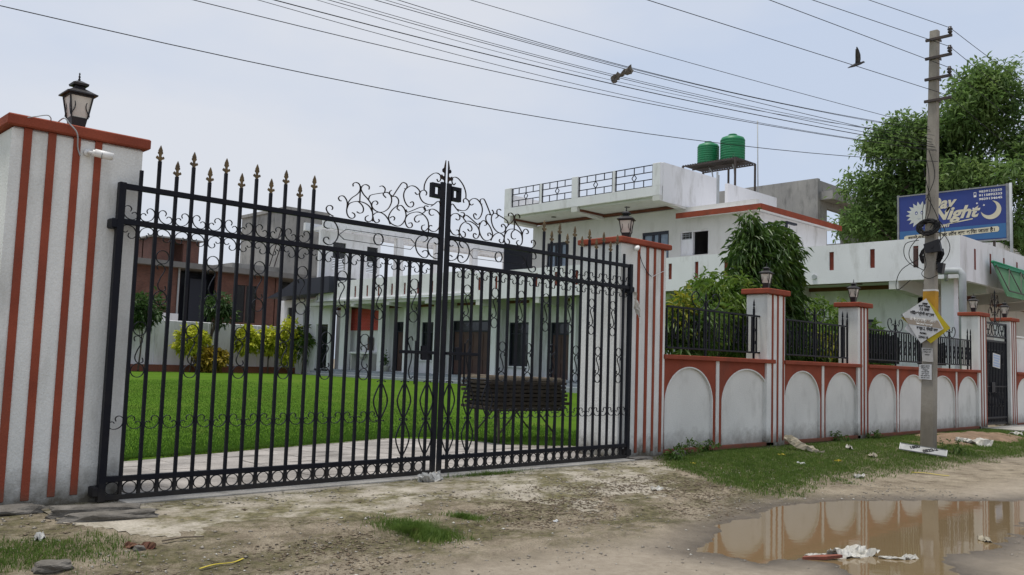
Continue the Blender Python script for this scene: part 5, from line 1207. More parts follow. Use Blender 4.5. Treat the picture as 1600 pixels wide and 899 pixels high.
# the big tree behind the billboard
def big_tree():
    lob = [(48,20.2,11.9,2.3,2.0,1.5),(48,18.2,13.8,2.4,2.2,1.8),(48,16.1,15.2,2.1,2.0,1.7),(49,14.3,14.2,2.6,2.5,2.0),(48,17.1,11.6,3.2,3.2,2.3),(48,13.6,10.9,2.8,2.8,2.3),(48,21.3,10.0,2.0,1.7,1.5),(48,19.1,9.2,2.5,2.2,1.8),(48,15.2,16.5,1.2,1.1,0.8),(49,15,8.5,3,3,2),(49,12,12.6,2.5,2.2,2.0),(48,19.3,14.0,1.7,1.5,1.1)]
    rs = np.random.RandomState(77); sub_ = []
    for l in lob:                                            # break the crown into many small tiers with gaps between
        for k in range(9):
            d = rs.randn(3); d /= np.linalg.norm(d); q = 0.62 + 0.45*rs.rand(); s = 0.62 + 0.45*rs.rand()
            sub_.append((l[0]+d[0]*l[3]*q, l[1]+d[1]*l[4]*q, l[2]+d[2]*l[5]*q, s*1.15, s*1.15, s*0.62))
    lob = [(48.5, 16.8, 12.5, 1.5, 1.5, 1.2)] + sub_ + [tuple(l[:3]) + tuple(v*0.6 for v in l[3:]) for l in lob]
    r = plant('big_tree', (48.5, 17.0, 0.0), lob, 4600, 11, 0.33, 0.12, 'tree_leaf', 'large leafy tree towering behind the blue billboard', 'tree', 40, droop=0.3, spread=0.75, down=0.1, trunk_r=0.35, branches=16)
big_tree()

# ================================================================== UTILITY POLE
PX, PYY = 19.38, 7.33
def pole_c(z): return Vector((PX, PYY - 0.21*z/8.93, z))          # the pole leans slightly
def pole_w(z): t = z/8.93; return (0.20 - 0.04*t, 0.285 - 0.115*t)  # depth along X, width along Y
r = root('utility_pole', (PX, PYY, 0), 'tall tapering concrete utility pole on the grass verge', 'pole')
mb = MB(); V = []; Fq = []
zs = [-0.4, 0.05, 1.0, 2.2, 3.4, 4.6, 5.8, 7.0, 8.0, 8.93]
for z in zs:
    c = pole_c(z); wx, wy = pole_w(z); b = 0.02
    V += [(c.x-wx/2+b, c.y-wy/2, z), (c.x+wx/2-b, c.y-wy/2, z), (c.x+wx/2, c.y-wy/2+b, z), (c.x+wx/2, c.y+wy/2-b, z),
          (c.x+wx/2-b, c.y+wy/2, z), (c.x-wx/2+b, c.y+wy/2, z), (c.x-wx/2, c.y+wy/2-b, z), (c.x-wx/2, c.y-wy/2+b, z)]
for i in range(len(zs)-1):
    for j in range(8): Fq.append((i*8+j, i*8+(j+1) % 8, (i+1)*8+(j+1) % 8, (i+1)*8+j))
Fq += [tuple(range(7, -1, -1)), tuple((len(zs)-1)*8+j for j in range(8))]
mb.add(V, Fq); part('shaft', mb, 'pole_concrete', r)
def sleeve(name, z0, z1, m, t=0.003, parent=r):
    mb = MB(); V = []
    for z in (z0, z1):
        c = pole_c(z); wx, wy = pole_w(z); V += [(c.x-wx/2-t, c.y-wy/2-t, z), (c.x+wx/2+t, c.y-wy/2-t, z), (c.x+wx/2+t, c.y+wy/2+t, z), (c.x-wx/2-t, c.y+wy/2+t, z)]
    mb.add(V, [(0,1,5,4),(1,2,6,5),(2,3,7,6),(3,0,4,7)]); return part(name, mb, m, parent)
sleeve('yellow_band', 2.30, 3.26, 'pole_yellow'); sleeve('white_line', 3.262, 3.30, 'ink_white', 0.004)
INS = []
for z in (8.72, 8.31, 7.85, 7.37):
    c = pole_c(z); wx, wy = pole_w(z)
    arm = part('cross_arm', MB().bevbox(c.x-wx/2-0.05, c.x-wx/2-0.004, c.y-0.40, c.y+wy/2+0.06, z-0.03, z+0.03, 0.004), 'iron', r)
    part('clamp', MB().box(c.x-wx/2-0.012, c.x+wx/2+0.03, c.y-wy/2-0.022, c.y-wy/2-0.004, z-0.025, z+0.025), 'iron', arm)
    ix, iy = c.x-wx/2-0.03, c.y-0.36
    if z > 7.5:
        part('insulator', MB().lathe([(0.012,0.03),(0.045,0.06),(0.05,0.085),(0.028,0.10),(0.055,0.125),(0.05,0.15),(0.03,0.165),(0.035,0.19),(0.01,0.20)], 14, (ix, iy, z)), 'porcelain', arm, True)
        INS.append(Vector((ix, iy, z+0.165)))
    else: INS.append(Vector((ix, iy, z+0.04)))
# cable coil, boxes and loose loops
def coil(c, ax, bx, n, r0, wob, seed, th=0.011):
    rr = random.Random(seed); pts = []
    for i in range(n*16+1):
        a = 2*PI*i/16; k = 1 + wob*math.sin(a*0.37 + seed) + rr.uniform(-0.02, 0.02)
        q = 1 - 0.46*((i*7) % (n*16))/(n*16)
        pts.append(Vector(c) + Vector(ax)*math.cos(a)*k*q*r0 + Vector(bx)*math.sin(a)*k*q*r0 + Vector((rr.uniform(-1, 1)*0.03, 0, 0)))
    return MB().tube(pts, th, 5)
pc = pole_c(4.62)
o = part('cable_coil', coil((pc.x-0.17, pc.y+0.01, 4.62), (0, 0.24, 0), (0.04, 0, 0.18), 26, 1.0, 0.06, 3, 0.015), 'wire', None, True); tag(o, 'thick coil of black cable tied on the pole before the billboard', 'cable', 'cables bundled on the pole')
pc = pole_c(4.05)
o = part('cable_coil', coil((pc.x+0.02, pc.y-0.0, 4.05), (0, 0.26, 0), (0.05, 0, 0.27), 18, 1.0, 0.10, 5, 0.011), 'wire', None, True); tag(o, 'looser coil of black cable round the pole below the thick one', 'cable', 'cables bundled on the pole')
def yz(l, z, dx=-0.16): return Vector((PX+dx, PYY - l/0.935, z))
def box_thing(name, pts, dx, d, m, label):
    q = [yz(l, z, dx) for l, z in pts]; mb = MB()
    mb.add([tuple(p) for p in q] + [tuple(p + Vector((d, 0, 0))) for p in q], [(0,1,2,3),(7,6,5,4),(0,4,5,1),(1,5,6,2),(2,6,7,3),(3,7,4,0)])
    rt = root(name, tuple(q[3]), label, 'box', 'boxes on the pole'); part('case', mb, m, rt)
    c = sum(q, Vector())/4; part('cover_rim', MB().tube([c + Vector((-0.004, 0, 0)), c + Vector((-0.012, 0, 0))], 0.03, 10), m, rt); return rt
box_thing('junction_box', [(0.02,4.25),(0.31,4.34),(0.36,4.08),(0.06,4.06)], -0.24, 0.10, 'black_plastic', 'tilted black junction box on the pole beside the coil')
box_thing('junction_box', [(0.235,3.87),(0.35,3.84),(0.315,3.62),(0.235,3.64)], -0.10, 0.14, 'black_plastic', 'small black junction box on the right side of the pole')
o = part('cable_joint', MB().tube([yz(-0.17, 4.20, -0.12), yz(-0.17, 4.17, -0.12), yz(-0.17, 3.82, -0.12), yz(-0.17, 3.78, -0.12)], 0.05, 10), 'door_brown', None, True); tag(o, 'dark brown cable joint tube hanging left of the pole', 'cable joint')
rr = random.Random(12)
LOOPS = [([(-0.1,4.35),(-0.42,4.3),(-0.46,4.05),(-0.3,3.85),(-0.1,3.75)],'loop sticking out left of the pole, upper'),([(-0.1,4.42),(-0.3,4.2),(-0.34,4.0),(-0.2,3.82),(0.0,3.7)],'loop close left of the pole'),
         ([(0.2,4.5),(0.45,4.45),(0.62,4.2),(0.55,3.95),(0.3,3.7)],'wide loop right of the pole'),([(0.15,4.6),(0.35,4.75),(0.5,4.5),(0.4,4.3),(0.25,4.25)],'small loop right of the thick coil'),
         ([(-0.1,3.95),(-0.5,3.75),(-0.66,3.5),(-0.6,3.3),(-0.3,3.5)],'long loop drooping left of the pole'),([(0.0,4.1),(0.06,3.8),(-0.03,3.62),(0.1,3.52),(0.3,3.58)],'wavy cable down the face of the pole'),
         ([(0.1,5.3),(0.3,4.9),(0.42,4.55),(0.38,4.2),(0.3,3.9)],'cable hanging down right of the pole from above')]
for k, (l, lab) in enumerate(LOOPS):
    l = [(a*0.82, z) for a, z in l]
    cable('loose_cable', [tuple(yz(a, z, -0.17 + rr.uniform(-0.05, 0.02))) for a, z in l], 0.008, 'wire', 'thin black cable, ' + lab, 'cable', 'cables bundled on the pole')
for k, (a, b, lab) in enumerate(((0.0,0.16,'leftmost'),(0.08,0.05,'middle'),(0.14,-0.02,'rightmost'))):
    cable('drop_cable', [tuple(yz(0.10-0.05*k, 6.3-0.2*k, -0.11)), tuple(yz(b+0.05, 5.7, -0.12)), tuple(yz(a, 5.1, -0.15)), tuple(yz(0.02*k, 4.7, -0.19))], 0.007, 'wire', 'thin black cable down the upper pole face, ' + lab + ' of three', 'cable', 'cables bundled on the pole')

# signs on the pole (facing the approaching lane)
def board(name, pts, dx, th, m, label, cat='sign'):
    q = [yz(l, z, dx) for l, z in pts]; n = len(q)
    rt = root(name, tuple(sum(q, Vector())/n), label, cat); mb = MB()
    mb.add([tuple(p) for p in q] + [tuple(p + Vector((th, 0, 0))) for p in q], [tuple(range(n)), tuple(range(2*n-1, n-1, -1))] + [(i, (i+1) % n, n+(i+1) % n, n+i) for i in range(n)])
    part('plate', mb, m, rt); return rt
XA = Vector((0, -0.99, -0.14)).normalized(); YA = Vector((0, -0.14, 0.99)).normalized()
board('lower_sign', [(-0.40,2.46),(-0.30,2.62),(0.02,2.36),(-0.10,2.20)], -0.135, 0.004, 'sign_white', 'small white sign half hidden under the diamond signs on the pole')
ys = board('yellow_sign', [(0.075,3.06),(0.485,2.47),(0.115,2.15),(-0.455,2.70)], -0.150, 0.004, 'sign_yellow', 'yellow diamond sign behind the white one on the pole')
text_part('विद्यालय', 0.085, 'ink_black', ys, yz(-0.36, 2.66, -0.150), Vector((0,-0.72,-0.69)).normalized(), Vector((0,-0.69,0.72)).normalized(), bold=0.002)
text_part('प्रवेश', 0.085, 'ink_black', ys, yz(-0.22, 2.50, -0.150), Vector((0,-0.72,-0.69)).normalized(), Vector((0,-0.69,0.72)).normalized(), bold=0.002)
ws = board('white_sign', [(0.04,3.10),(0.365,2.455),(-0.07,2.15),(-0.43,2.775)], -0.168, 0.004, 'sign_white', 'white diamond sign with black Hindi lettering on the pole')
band = [yz(-0.37, 2.705, -0.1705), yz(-0.345, 2.60, -0.1705), yz(0.315, 2.475, -0.1705), yz(0.245, 2.66, -0.1705)]
mb = MB(); mb.add([tuple(p) for p in (yz(-0.385,2.70,-0.1705), yz(-0.31,2.565,-0.1705), yz(0.34,2.455,-0.1705), yz(0.262,2.625,-0.1705))], [(0,1,2,3)]); part('name_band', mb, 'sign_tan', ws)
for txt, l, z, sz, w, m in (('कक्षा', 0.02, 2.985, 0.055, 0.11, 'ink_black'), ('नर्सरी से कक्षा', 0.005, 2.93, 0.055, 0.24, 'ink_black'), ('12 तक', 0.005, 2.865, 0.075, 0.20, 'ink_black'), ('हिंदी/अंग्रेजी माध्यम', -0.04, 2.775, 0.08, 0.50, 'ink_black'),
                            ('डॉ. गर्ल्स इण्टर कॉलेज', -0.03, 2.65, 0.10, 0.54, 'ink_white'), ('मान्यता प्राप्त', 0.0, 2.555, 0.04, 0.34, 'ink_white'), ('खण्ड-2, गोमती नगर', 0.055, 2.45, 0.085, 0.44, 'ink_black'), ('PHONE :', -0.02, 2.36, 0.05, 0.14, 'ink_black'), ('2394110', -0.02, 2.275, 0.07, 0.20, 'ink_black')):
    text_part(txt, sz, m, ws, yz(l, z, -0.1715), XA, YA, bold=0.0035, fit=w, lift=0.002)
p1 = board('torn_poster', [(-0.075,2.06),(0.14,2.05),(0.15,1.76),(-0.06,1.77)], -0.118, 0.002, 'paper', 'torn grey paper poster on the pole above the other poster', 'poster')
p2 = board('poster', [(-0.12,1.705),(0.118,1.71),(0.118,1.385),(-0.135,1.40)], -0.122, 0.002, 'sign_white', 'white printed poster pasted low on the pole', 'poster')
XH = Vector((0, -1, 0)); ZH = Vector((0, 0, 1))
for k, (t, w) in enumerate((('अंग्रेजी स्पीकिंग', 0.19), ('डिप्लोमा कोर्स', 0.17), ('कंप्यूटर', 0.11), ('अकाउन्ट टैली', 0.16), ('प्रवेश प्रारम्भ', 0.15), ('पता गोमती नगर', 0.18), ('MOB NO', 0.17))):
    text_part(t, 0.035, 'ink_black', p2, yz(-0.005, 1.672 - k*0.041, -0.122), XH, ZH, fit=w, lift=0.002, bold=0.001)
for k, (t, w) in enumerate((('आवश्यकता है', 0.17), ('शिक्षक एवं', 0.15), ('गार्ड', 0.10))):
    text_part(t, 0.035, 'ink_black', p1, yz(0.035, 2.02 - k*0.055, -0.118), XH, ZH, fit=w, lift=0.002, bold=0.001)
# fallen metal plate at the foot of the pole
r = root('fallen_sign', (18.6, 7.15, -0.12), 'grey metal number plate lying tilted at the foot of the pole', 'sign')
c0 = Vector((18.55, 7.12, -0.02)); xa = Vector((0.30, -0.925, -0.10)).normalized(); nn = Vector((-0.60, -0.28, 0.75)); nn = (nn - xa*nn.dot(xa)).normalized(); ya = nn.cross(xa)
fn = lambda a, b, d: tuple(c0 + xa*a + ya*b + nn*d)
part('plate', MB().prism([(-0.42,-0.08),(0.42,-0.08),(0.42,0.08),(-0.42,0.08)], fn, -0.012, 0), 'steel', r)
mb = MB()
for a, b in (((-0.43,-0.088),(0.43,-0.088)),((0.43,-0.088),(0.43,0.088)),((0.43,0.088),(-0.43,0.088)),((-0.43,0.088),(-0.43,-0.088))): mb.bar(fn(*a, 0.0), fn(*b, 0.0), 0.018)
part('rim', mb, 'steel', r)
text_part('1800', 0.10, 'ink_black', r, fn(-0.16, 0.03, 0), (xa*0.9 + ya*0.42).normalized(), (ya*0.9 - xa*0.42).normalized(), bold=0.006)
text_part('0522-2', 0.10, 'ink_black', r, fn(0.13, 0.01, 0), (xa*0.9 + ya*0.42).normalized(), (ya*0.9 - xa*0.42).normalized(), bold=0.006)

# ------------------------------------------------------------------ overhead wires
def wire(A, B, sag, rad, label, ext=0.0):
    A = Vector(A); B = Vector(B); d = B - A; pts = []
    n = 26
    for i in range(n+1):
        t = (1+ext)*i/n; p = A + d*t; p.z -= sag*4*t*(1-t) if t <= 1 else -sag*4*t*(t-1)*0.15
        pts.append(p)
    o = part('overhead_wire', MB().tube(pts, rad*0.8, 5), 'wire', None, True); tag(o, label, 'wire', 'overhead wires'); return o
for i, (ex, ez, yy) in enumerate(((16.27*7.35/7.2, 8.82, 7.35), (14.04*7.35/7.2, 8.09, 7.35), (12.53*7.35/7.2, 7.61, 7.35), (9.32*8.3/7.2, 7.225, 8.3))):
    A = INS[i]; B = Vector((ex, yy, ez)); d = (B - A); k = 14.0/abs(d.x)
    wire(A, A + d*k, 0.0, 0.008, 'bare conductor leading left from the pole, %s of four' % ['topmost', 'second from the top', 'third from the top', 'lowest'][i])
    wire(A, A + Vector((26, -3.0 + 0.4*i, -0.3 - 0.4*i)), 0.8, 0.008, 'bare conductor leading right from the pole, %s of four' % ['topmost', 'second from the top', 'third from the top', 'lowest'][i])
# bundle of service cables crossing over the gate: (X, z) at the frame edge for Y = 12, attachment height on the pole
ORD = ['first', 'second', 'third', 'fourth', 'fifth', 'sixth', 'seventh', 'eighth', 'ninth', 'tenth', 'eleventh']
# (X, z) where each cable leaves the picture if it hung at Y = 7.2, height on the pole, sag, radius
BUN = [(6.16,5.45,6.80,0.04,0.007),(5.19,5.14,6.74,0.22,0.0075),(5.03,5.09,6.70,0.19,0.006),(4.92,5.05,6.46,0.10,0.0075),(4.51,4.92,6.52,0.20,0.006),(4.37,4.88,6.40,0.16,0.007),(4.23,4.84,6.60,0.30,0.005),
       (3.81,4.70,6.34,0.16,0.010),(3.65,4.65,6.28,0.26,0.006),(3.04,4.46,6.25,0.20,0.0075),(1.61,3.96,6.02,0.36,0.008)]
for k, (x7, z7, za, sag, rad_) in enumerate(BUN):
    lab = '%s of eleven service cables crossing over the gate, counted from the upper right' % ORD[k]; s = 11.5/7.2
    A = pole_c(za) + Vector((-0.12, 0.05 - 0.02*k, 0)); B = Vector((x7*s, 11.5, 1.45 + (z7-1.45)*s))
    wire(A, B, sag, rad_, lab, 0.45)
# plastic tatter caught on the wires
rr = random.Random(9)
def rag_mesh(lx, ly, nx, ny, amp, seed, edge=0.25):
    q = random.Random(seed); V = []; F_ = []
    for i in range(nx+1):
        for j in range(ny+1):
            u = i/nx - 0.5; v = j/ny - 0.5; w_ = 1 - edge*abs(math.sin(u*7 + seed)) - edge*0.5*abs(math.sin(u*17 + 2*seed))
            V.append((u*lx + q.uniform(-1, 1)*amp*0.5, v*ly*w_*(1-0.9*abs(u)**1.5) + q.uniform(-1, 1)*amp*0.4, amp*(math.sin(u*9 + v*5 + seed) + 0.7*math.sin(v*14 + u*4 + 2*seed)) + q.uniform(-1, 1)*amp*0.6 + amp*1.3*(1 - 2*abs(v))))
    for i in range(nx):
        for j in range(ny): F_.append((i*(ny+1)+j, (i+1)*(ny+1)+j, (i+1)*(ny+1)+j+1, i*(ny+1)+j+1))
    return MB().add(V, F_)
def rag(name, x, y, lx, ly, amp, seed, m, label, cat, rz=0.0, z=None, nx=14, ny=8):
    me = rag_mesh(lx, ly, nx, ny, amp, seed).mesh(name, m, False, False)
    md = place(name, me, None, loc=(x, y, float(gz(x, y)) + amp*0.9 if z is None else z), rot=(0, 0, rz))
    sf = md.modifiers.new('thick', 'SOLIDIFY'); sf.thickness = 0.004
    tag(md, label, cat); return md
o = rag('plastic_tatter', 11.9, 9.70, 0.42, 0.15, 0.035, 4, 'stone', 'grey plastic tatter caught on the wires over the gate', 'litter', z=6.60)
o.rotation_euler = (0.6, -0.55, -0.75)
# flying bird
r = root('bird', (12.08, 5.51, 5.90), 'grey bird flying with wings raised left of the pole', 'bird')
r.scale = (0.72, 0.72, 0.72)
e1 = Vector((0.69, -0.70, 0.0)); 
body = smooth_curve([(-0.20,-0.085),(-0.10,-0.04),(0.0,0.0),(0.08,0.025),(0.12,0.045),(0.15,0.04)], 3)
rad = [0.004,0.012,0.020,0.028,0.034,0.036,0.036,0.034,0.030,0.026,0.024,0.024,0.022,0.018,0.010,0.003]
V = []; F_ = []; n = 8
for i, (a, z) in enumerate(body):
    R = rad[min(i, len(rad)-1)]
    for j in range(n): V.append(tuple(e1*a + Vector((0.70, 0.69, 0))*math.cos(2*PI*j/n)*R + Vector((0, 0, z + math.sin(2*PI*j/n)*R))))
for i in range(len(body)-1):
    for j in range(n): F_.append((i*n+j, i*n+(j+1) % n, (i+1)*n+(j+1) % n, (i+1)*n+j))
K_ = len(body); F_ += [tuple(range(n)), tuple((K_-1)*n+j for j in range(n))]
# wings as part of the one continuous body mesh
def wing(side, spread, lean):
    s = Vector((0.70, 0.69, 0))*side; base = len(V)
    prof = [(0.0,0.06,-0.05,0.012),(0.10,0.055,-0.06,0.010),(0.20,0.03,-0.075,0.008),(0.29,-0.02,-0.085,0.006),(0.36,-0.07,-0.095,0.003)]
    for (d, f, b, t) in prof:
        up = s*d*spread + Vector((0, 0, d*math.sqrt(max(0, 1-spread*spread)))) + e1*lean*d
        for (a, tt) in ((f, 0), ((f+b)/2, t), (b, 0), ((f+b)/2, -t)): V.append(tuple(up + e1*(a*0.9) + Vector((0, 0, 0.015 + tt))))
    for i in range(len(prof)-1):
        for j in range(4): F_.append((base+i*4+j, base+i*4+(j+1) % 4, base+(i+1)*4+(j+1) % 4, base+(i+1)*4+j))
    F_.append(tuple(base+(len(prof)-1)*4+j for j in range(4)))
wing(1, 0.35, 0.25); wing(-1, 0.75, -0.1)
mb = MB(); mb.v = [tuple(v) for v in V]; mb.f = F_
o = place('body', mb.mesh('body', 'bird_grey', True)); o.parent = r

# ================================================================== BILLBOARD
r = root('billboard', (38.0, 13.35, 5.0), 'blue billboard with sun, moon and cream lettering standing on the terrace', 'billboard')
BX = 38.0
part('panel', MB().box(BX, BX+0.06, 11.30, 15.5, 7.0, 9.12), 'board_blue', r)
part('lower_panel', MB().box(BX-0.006, BX, 11.32, 15.48, 7.04, 7.62), 'board_cyan', r)
mb = MB()
for (y0, y1, z0, z1) in ((11.22,11.30,6.9,9.2),(15.5,15.58,6.9,9.2),(11.30,15.5,9.12,9.17),(11.30,15.5,6.95,7.0)): mb.box(BX-0.03, BX+0.10, y0, y1, z0, z1)
part('frame', mb, 'steel', r)
part('side_pipe', MB().tube([(BX-0.02, 11.13, 5.0), (BX-0.02, 11.13, 9.2)], 0.055, 10), 'pipe_grey', r, True)
for y in (11.8, 13.4, 15.0): part('post', MB().box(BX+0.1, BX+0.18, y-0.04, y+0.04, 5.0, 9.0), 'iron', r)
XB = Vector((0, -1, 0)); ZB = Vector((0, 0, 1)); up8 = lambda y, z, lift=0.0: Vector((BX - 0.002 - lift, y, z))
def flat(poly, m, name, lift=0.004, par=r):
    mb = MB(); mb.add([tuple(up8(y, z, lift)) for y, z in poly], [tuple(range(len(poly)))]); return part(name, mb, m, par)
sunp = []
for i in range(36):
    a = 2*PI*i/36; R = 0.60 if i % 2 == 0 else 0.42; sunp.append((14.62 + R*math.cos(a), 8.28 + R*math.sin(a)*0.97))
s_ = flat(sunp, 'board_face', 'sun_emblem')
for dy in (-0.13, 0.10):
    flat([(14.68+dy+0.055*math.cos(a*PI/6), 8.36+0.075*math.sin(a*PI/6)) for a in range(12)], 'board_blue', 'sun_eye', 0.008, s_)
    flat([(14.68+dy+0.025*math.cos(a*PI/6), 8.35+0.035*math.sin(a*PI/6)) for a in range(12)], 'ink_white', 'sun_eye', 0.012, s_)
flat([(14.76,8.13),(14.68,8.10),(14.58,8.135),(14.68,8.085)], 'board_blue', 'sun_mouth', 0.008, s_)
mb = MB(); V = []
for i in range(25):
    t = i/24; a = math.radians(82 - 255*t); th = 0.20*math.sin(PI*t)**0.8 + 0.004
    V += [tuple(up8(11.86 - 0.38*math.cos(a), 8.20 + 0.38*math.sin(a), 0.004)), tuple(up8(11.86 - (0.38-th)*math.cos(a), 8.20 + (0.38-th)*math.sin(a), 0.004))]
mb.add(V, [(2*i, 2*i+1, 2*i+3, 2*i+2) for i in range(24)]); part('moon_emblem', mb, 'board_cream', r)
for y, z in ((12.38,8.52),(12.12,8.42),(12.52,8.32),(12.3,8.28),(12.42,8.18)):
    flat([(y+(0.05 if k % 2 == 0 else 0.02)*math.cos(PI*k/5), z+(0.05 if k % 2 == 0 else 0.02)*math.sin(PI*k/5)) for k in range(10)], 'ink_white', 'star', 0.005)
text_part('Day', 0.66, 'board_cream', r, up8(13.80, 8.66), XB, ZB, shear=0.35, bold=0.022, fit=1.15)
text_part('Night', 0.70, 'board_cream', r, up8(13.28, 8.20), XB, ZB, shear=0.35, bold=0.024, fit=1.9)
text_part('Lawn', 0.26, 'board_cream', r, up8(13.75, 7.74), XB, ZB, shear=0.3, bold=0.01)
flat([(13.55,7.76),(12.55,7.88),(12.55,7.93),(13.55,7.80)], 'board_cream', 'underline')
for k, t in enumerate(('9839132255', '9115892333', '9839134645')): text_part(t, 0.125, 'ink_white', r, up8(11.87, 8.98 - k*0.155), XB, ZB, bold=0.003, fit=0.86)
flat([(12.50,8.98),(12.40,8.98),(12.40,8.78),(12.50,8.78)], 'ink_white', 'phone_symbol'); flat([(12.483,8.955),(12.417,8.955),(12.417,8.86),(12.483,8.86)], 'board_blue', 'phone_symbol', 0.008)
flat([(15.25,7.18),(11.62,7.30),(11.57,7.36),(11.57,7.47),(11.63,7.52),(15.2,7.42),(15.29,7.38),(15.3,7.22)], 'board_cream', 'text_band', 0.010)
text_part('हमारे यहाँ उत्सवों पर लॉन बुक किया जाता है।', 0.19, 'ink_black', r, up8(13.42, 7.345, 0.010), Vector((0, -1, 0.028)).normalized(), ZB, bold=0.005, fit=3.4)

# ================================================================== LITTER, STONES AND SMALL THINGS
mb = MB(); nx, ny = 46, 20
hx = np.linspace(20.0, 27.0, nx); hy = np.linspace(6.6, 8.95, ny); HX, HY = np.meshgrid(hx, hy, indexing='ij')
u = (HX-23.2)/3.6; v = (HY-8.0)/0.95; HZ = lane(HY) - 0.05 + 0.15*np.clip(1-u*u-v*v + 1.6*(fbm(HX*1.6, HY*1.6, 15)-0.55), 0, 1) + 0.05*(fbm(HX*6, HY*6, 16)-0.5)
HZ[0, :] -= 0.1; HZ[-1, :] -= 0.1; HZ[:, 0] -= 0.1
I = (np.arange(nx-1)[:, None]*ny + np.arange(ny-1)[None, :]).ravel()
tag(place('soil_mound', np_mesh('soil_mound', np.stack([HX, HY, HZ], -1).reshape(-1, 3), np.stack([I, I+ny, I+ny+1, I+1], -1), 'soil_mound', True)), kind='structure')
def rock(name, x, y, rx, ry, rz, m, label, cat, seed, rot=0.0, sink=0.3):
    bm = bmesh.new(); bmesh.ops.create_icosphere(bm, subdivisions=3, radius=1.0); q = random.Random(seed)
    ph = [q.uniform(0, 6) for _ in range(6)]
    for vtx in bm.verts:
        c = vtx.co; k = 1 + 0.16*math.sin(c.x*3+ph[0])*math.cos(c.y*3+ph[1]) + 0.10*math.sin(c.z*5+c.x*4+ph[2]) + 0.06*math.sin(c.y*9+ph[3]) + q.uniform(-0.03, 0.03)
        vtx.co = Vector((max(-0.8, min(0.8, c.x))*rx*k, max(-0.8, min(0.8, c.y))*ry*k, max(-0.7, min(0.7, c.z))*rz*k))
    me = bpy.data.meshes.new(name); bm.to_mesh(me); bm.free(); me.materials.append(M[m])
    o = place(name, me, None, loc=(x, y, float(gz(x, y)) + rz*(0.7 - sink)), rot=(0, 0, rot)); tag(o, label, cat, None); return o
rag('white_rag', 15.73, 8.24, 0.75, 0.30, 0.035, 3, 'rag_tan', 'dirty white cloth scrap leaning on the arched wall', 'rag', rz=-0.9, z=0.06).rotation_euler = (0.3, 0.42, -0.95)
rag('white_rag', 22.35, 7.43, 0.8, 0.35, 0.05, 5, 'rag_white', 'white rag on the soil right of the pole', 'rag', -0.9)
rag('frayed_cloth', 8.35, 3.87, 0.46, 0.34, 0.028, 6, 'rag_white', 'frayed white cloth lying in the puddle', 'rag', -0.4, nx=22, ny=14)
for k, (x, y, a, l) in enumerate(((8.02,4.07,2.6,0.22),(8.51,3.56,-0.9,0.24))):
    rag('cloth_strip', x, y, l, 0.045, 0.006, 20+k, 'rag_white', 'torn strip of white cloth beside the frayed cloth, %s' % ['left end', 'lower right', 'far right', 'right end'][k], 'rag', a, WATER_Z + 0.012)
rk = root('brick_shard', (7.92, 3.96, -0.28), 'flat red brick shard at the edge of the puddle', 'brick')
mb = MB(); mb.prism([(-0.20,-0.02),(0.02,-0.05),(0.20,-0.01),(0.17,0.03),(0.0,0.045),(-0.16,0.03)], lambda a, b, d: (7.92+a*0.75+b*0.5, 3.96-a*0.62+b*0.7, WATER_Z-0.005+d + 0.06*(a+0.2)), 0, 0.028); part('shard', mb, 'brick_red', rk)
for k, (x, y, l, m, lab) in enumerate(((8.67,3.46,0.16,'rag_white','white paper scrap in the puddle below the frayed cloth'),(10.32,3.33,0.22,'rag_tan','pale scrap at the right shore of the puddle'),(14.08,6.41,0.22,'rag_white','white paper scrap at the front edge of the verge'),(14.11,7.43,0.14,'sign_white','white wrapper on the verge grass'),(14.6,8.06,0.13,'yellow_strip','yellow wrapper near the wall on the verge'),
                                       (15.25,7.33,0.12,'yellow_strip','yellow wrapper in the middle of the verge'),(16.83,7.4,0.30,'rag_tan','pale dry scrap on the verge left of the pole'),(11.84,8.06,0.10,'yellow_strip','yellow leaf scrap near the right gate pillar'),(17.25,8.06,0.28,'rag_white','white scrap on the grass by the wall'),
                                       (2.33,7.76,0.16,'plastic_clear','crumpled clear wrapper at the left pillar foot'),(9.51,7.02,0.18,'rag_white','white scrap on the broken apron'),(6.93,6.41,0.08,'sign_white','small white paper bit right of the thick grass tuft'),(26.89,7.86,0.35,'rag_white','white scrap before the narrow side gate'))):
    rag('paper_scrap', x, y, l, l*0.6, l*0.09, 40+k, m, lab, 'litter', random.uniform(0, 6), None if y > 6.0 else max(WATER_Z + 0.012, float(gz(x, y)) + 0.008), 6, 5)
o = rag('tied_cloth', 11.33, 8.83, 0.42, 0.10, 0.02, 12, 'rag_white', 'pale cloth strip tied to the right gate hinge post', 'rag', z=2.46, nx=10, ny=5); o.rotation_euler = (PI/2, 1.25, 0)
o = rag('plastic_bag', 6.94, 8.52, 0.40, 0.24, 0.034, 8, 'plastic_clear', 'crumpled clear plastic bag under the middle of the gate', 'bag', 0.2, nx=16, ny=12)
o.location.z = float(gz(6.93, 8.5)) + 0.04
def strip_thing(name, pts, w, m, label, cat):
    P = smooth_curve(pts, 6); mb = MB(); V = []; n = len(P)
    for i, p in enumerate(P):
        a = Vector(P[max(0, i-1)]); b = Vector(P[min(n-1, i+1)]); t = (b-a); s = Vector((-t.y, t.x, 0)).normalized()*w/2; V += [tuple(Vector(p)+s), tuple(Vector(p)-s)]
    mb.add(V, [(2*i, 2*i+1, 2*i+3, 2*i+2) for i in range(n-1)]); o = part(name, mb, m); sf = o.modifiers.new('thick', 'SOLIDIFY'); sf.thickness = 0.003; tag(o, label, cat)
g = lambda x, y, d=0.012: (x, y, float(gz(x, y)) + d)
strip_thing('yellow_strap', [g(15.78,6.26), g(15.95,6.09,0.02), g(16.01,5.91,0.015), g(16.05,5.73)], 0.06, 'yellow_strip', 'yellow plastic strap lying at the lane edge before the pole', 'strap')
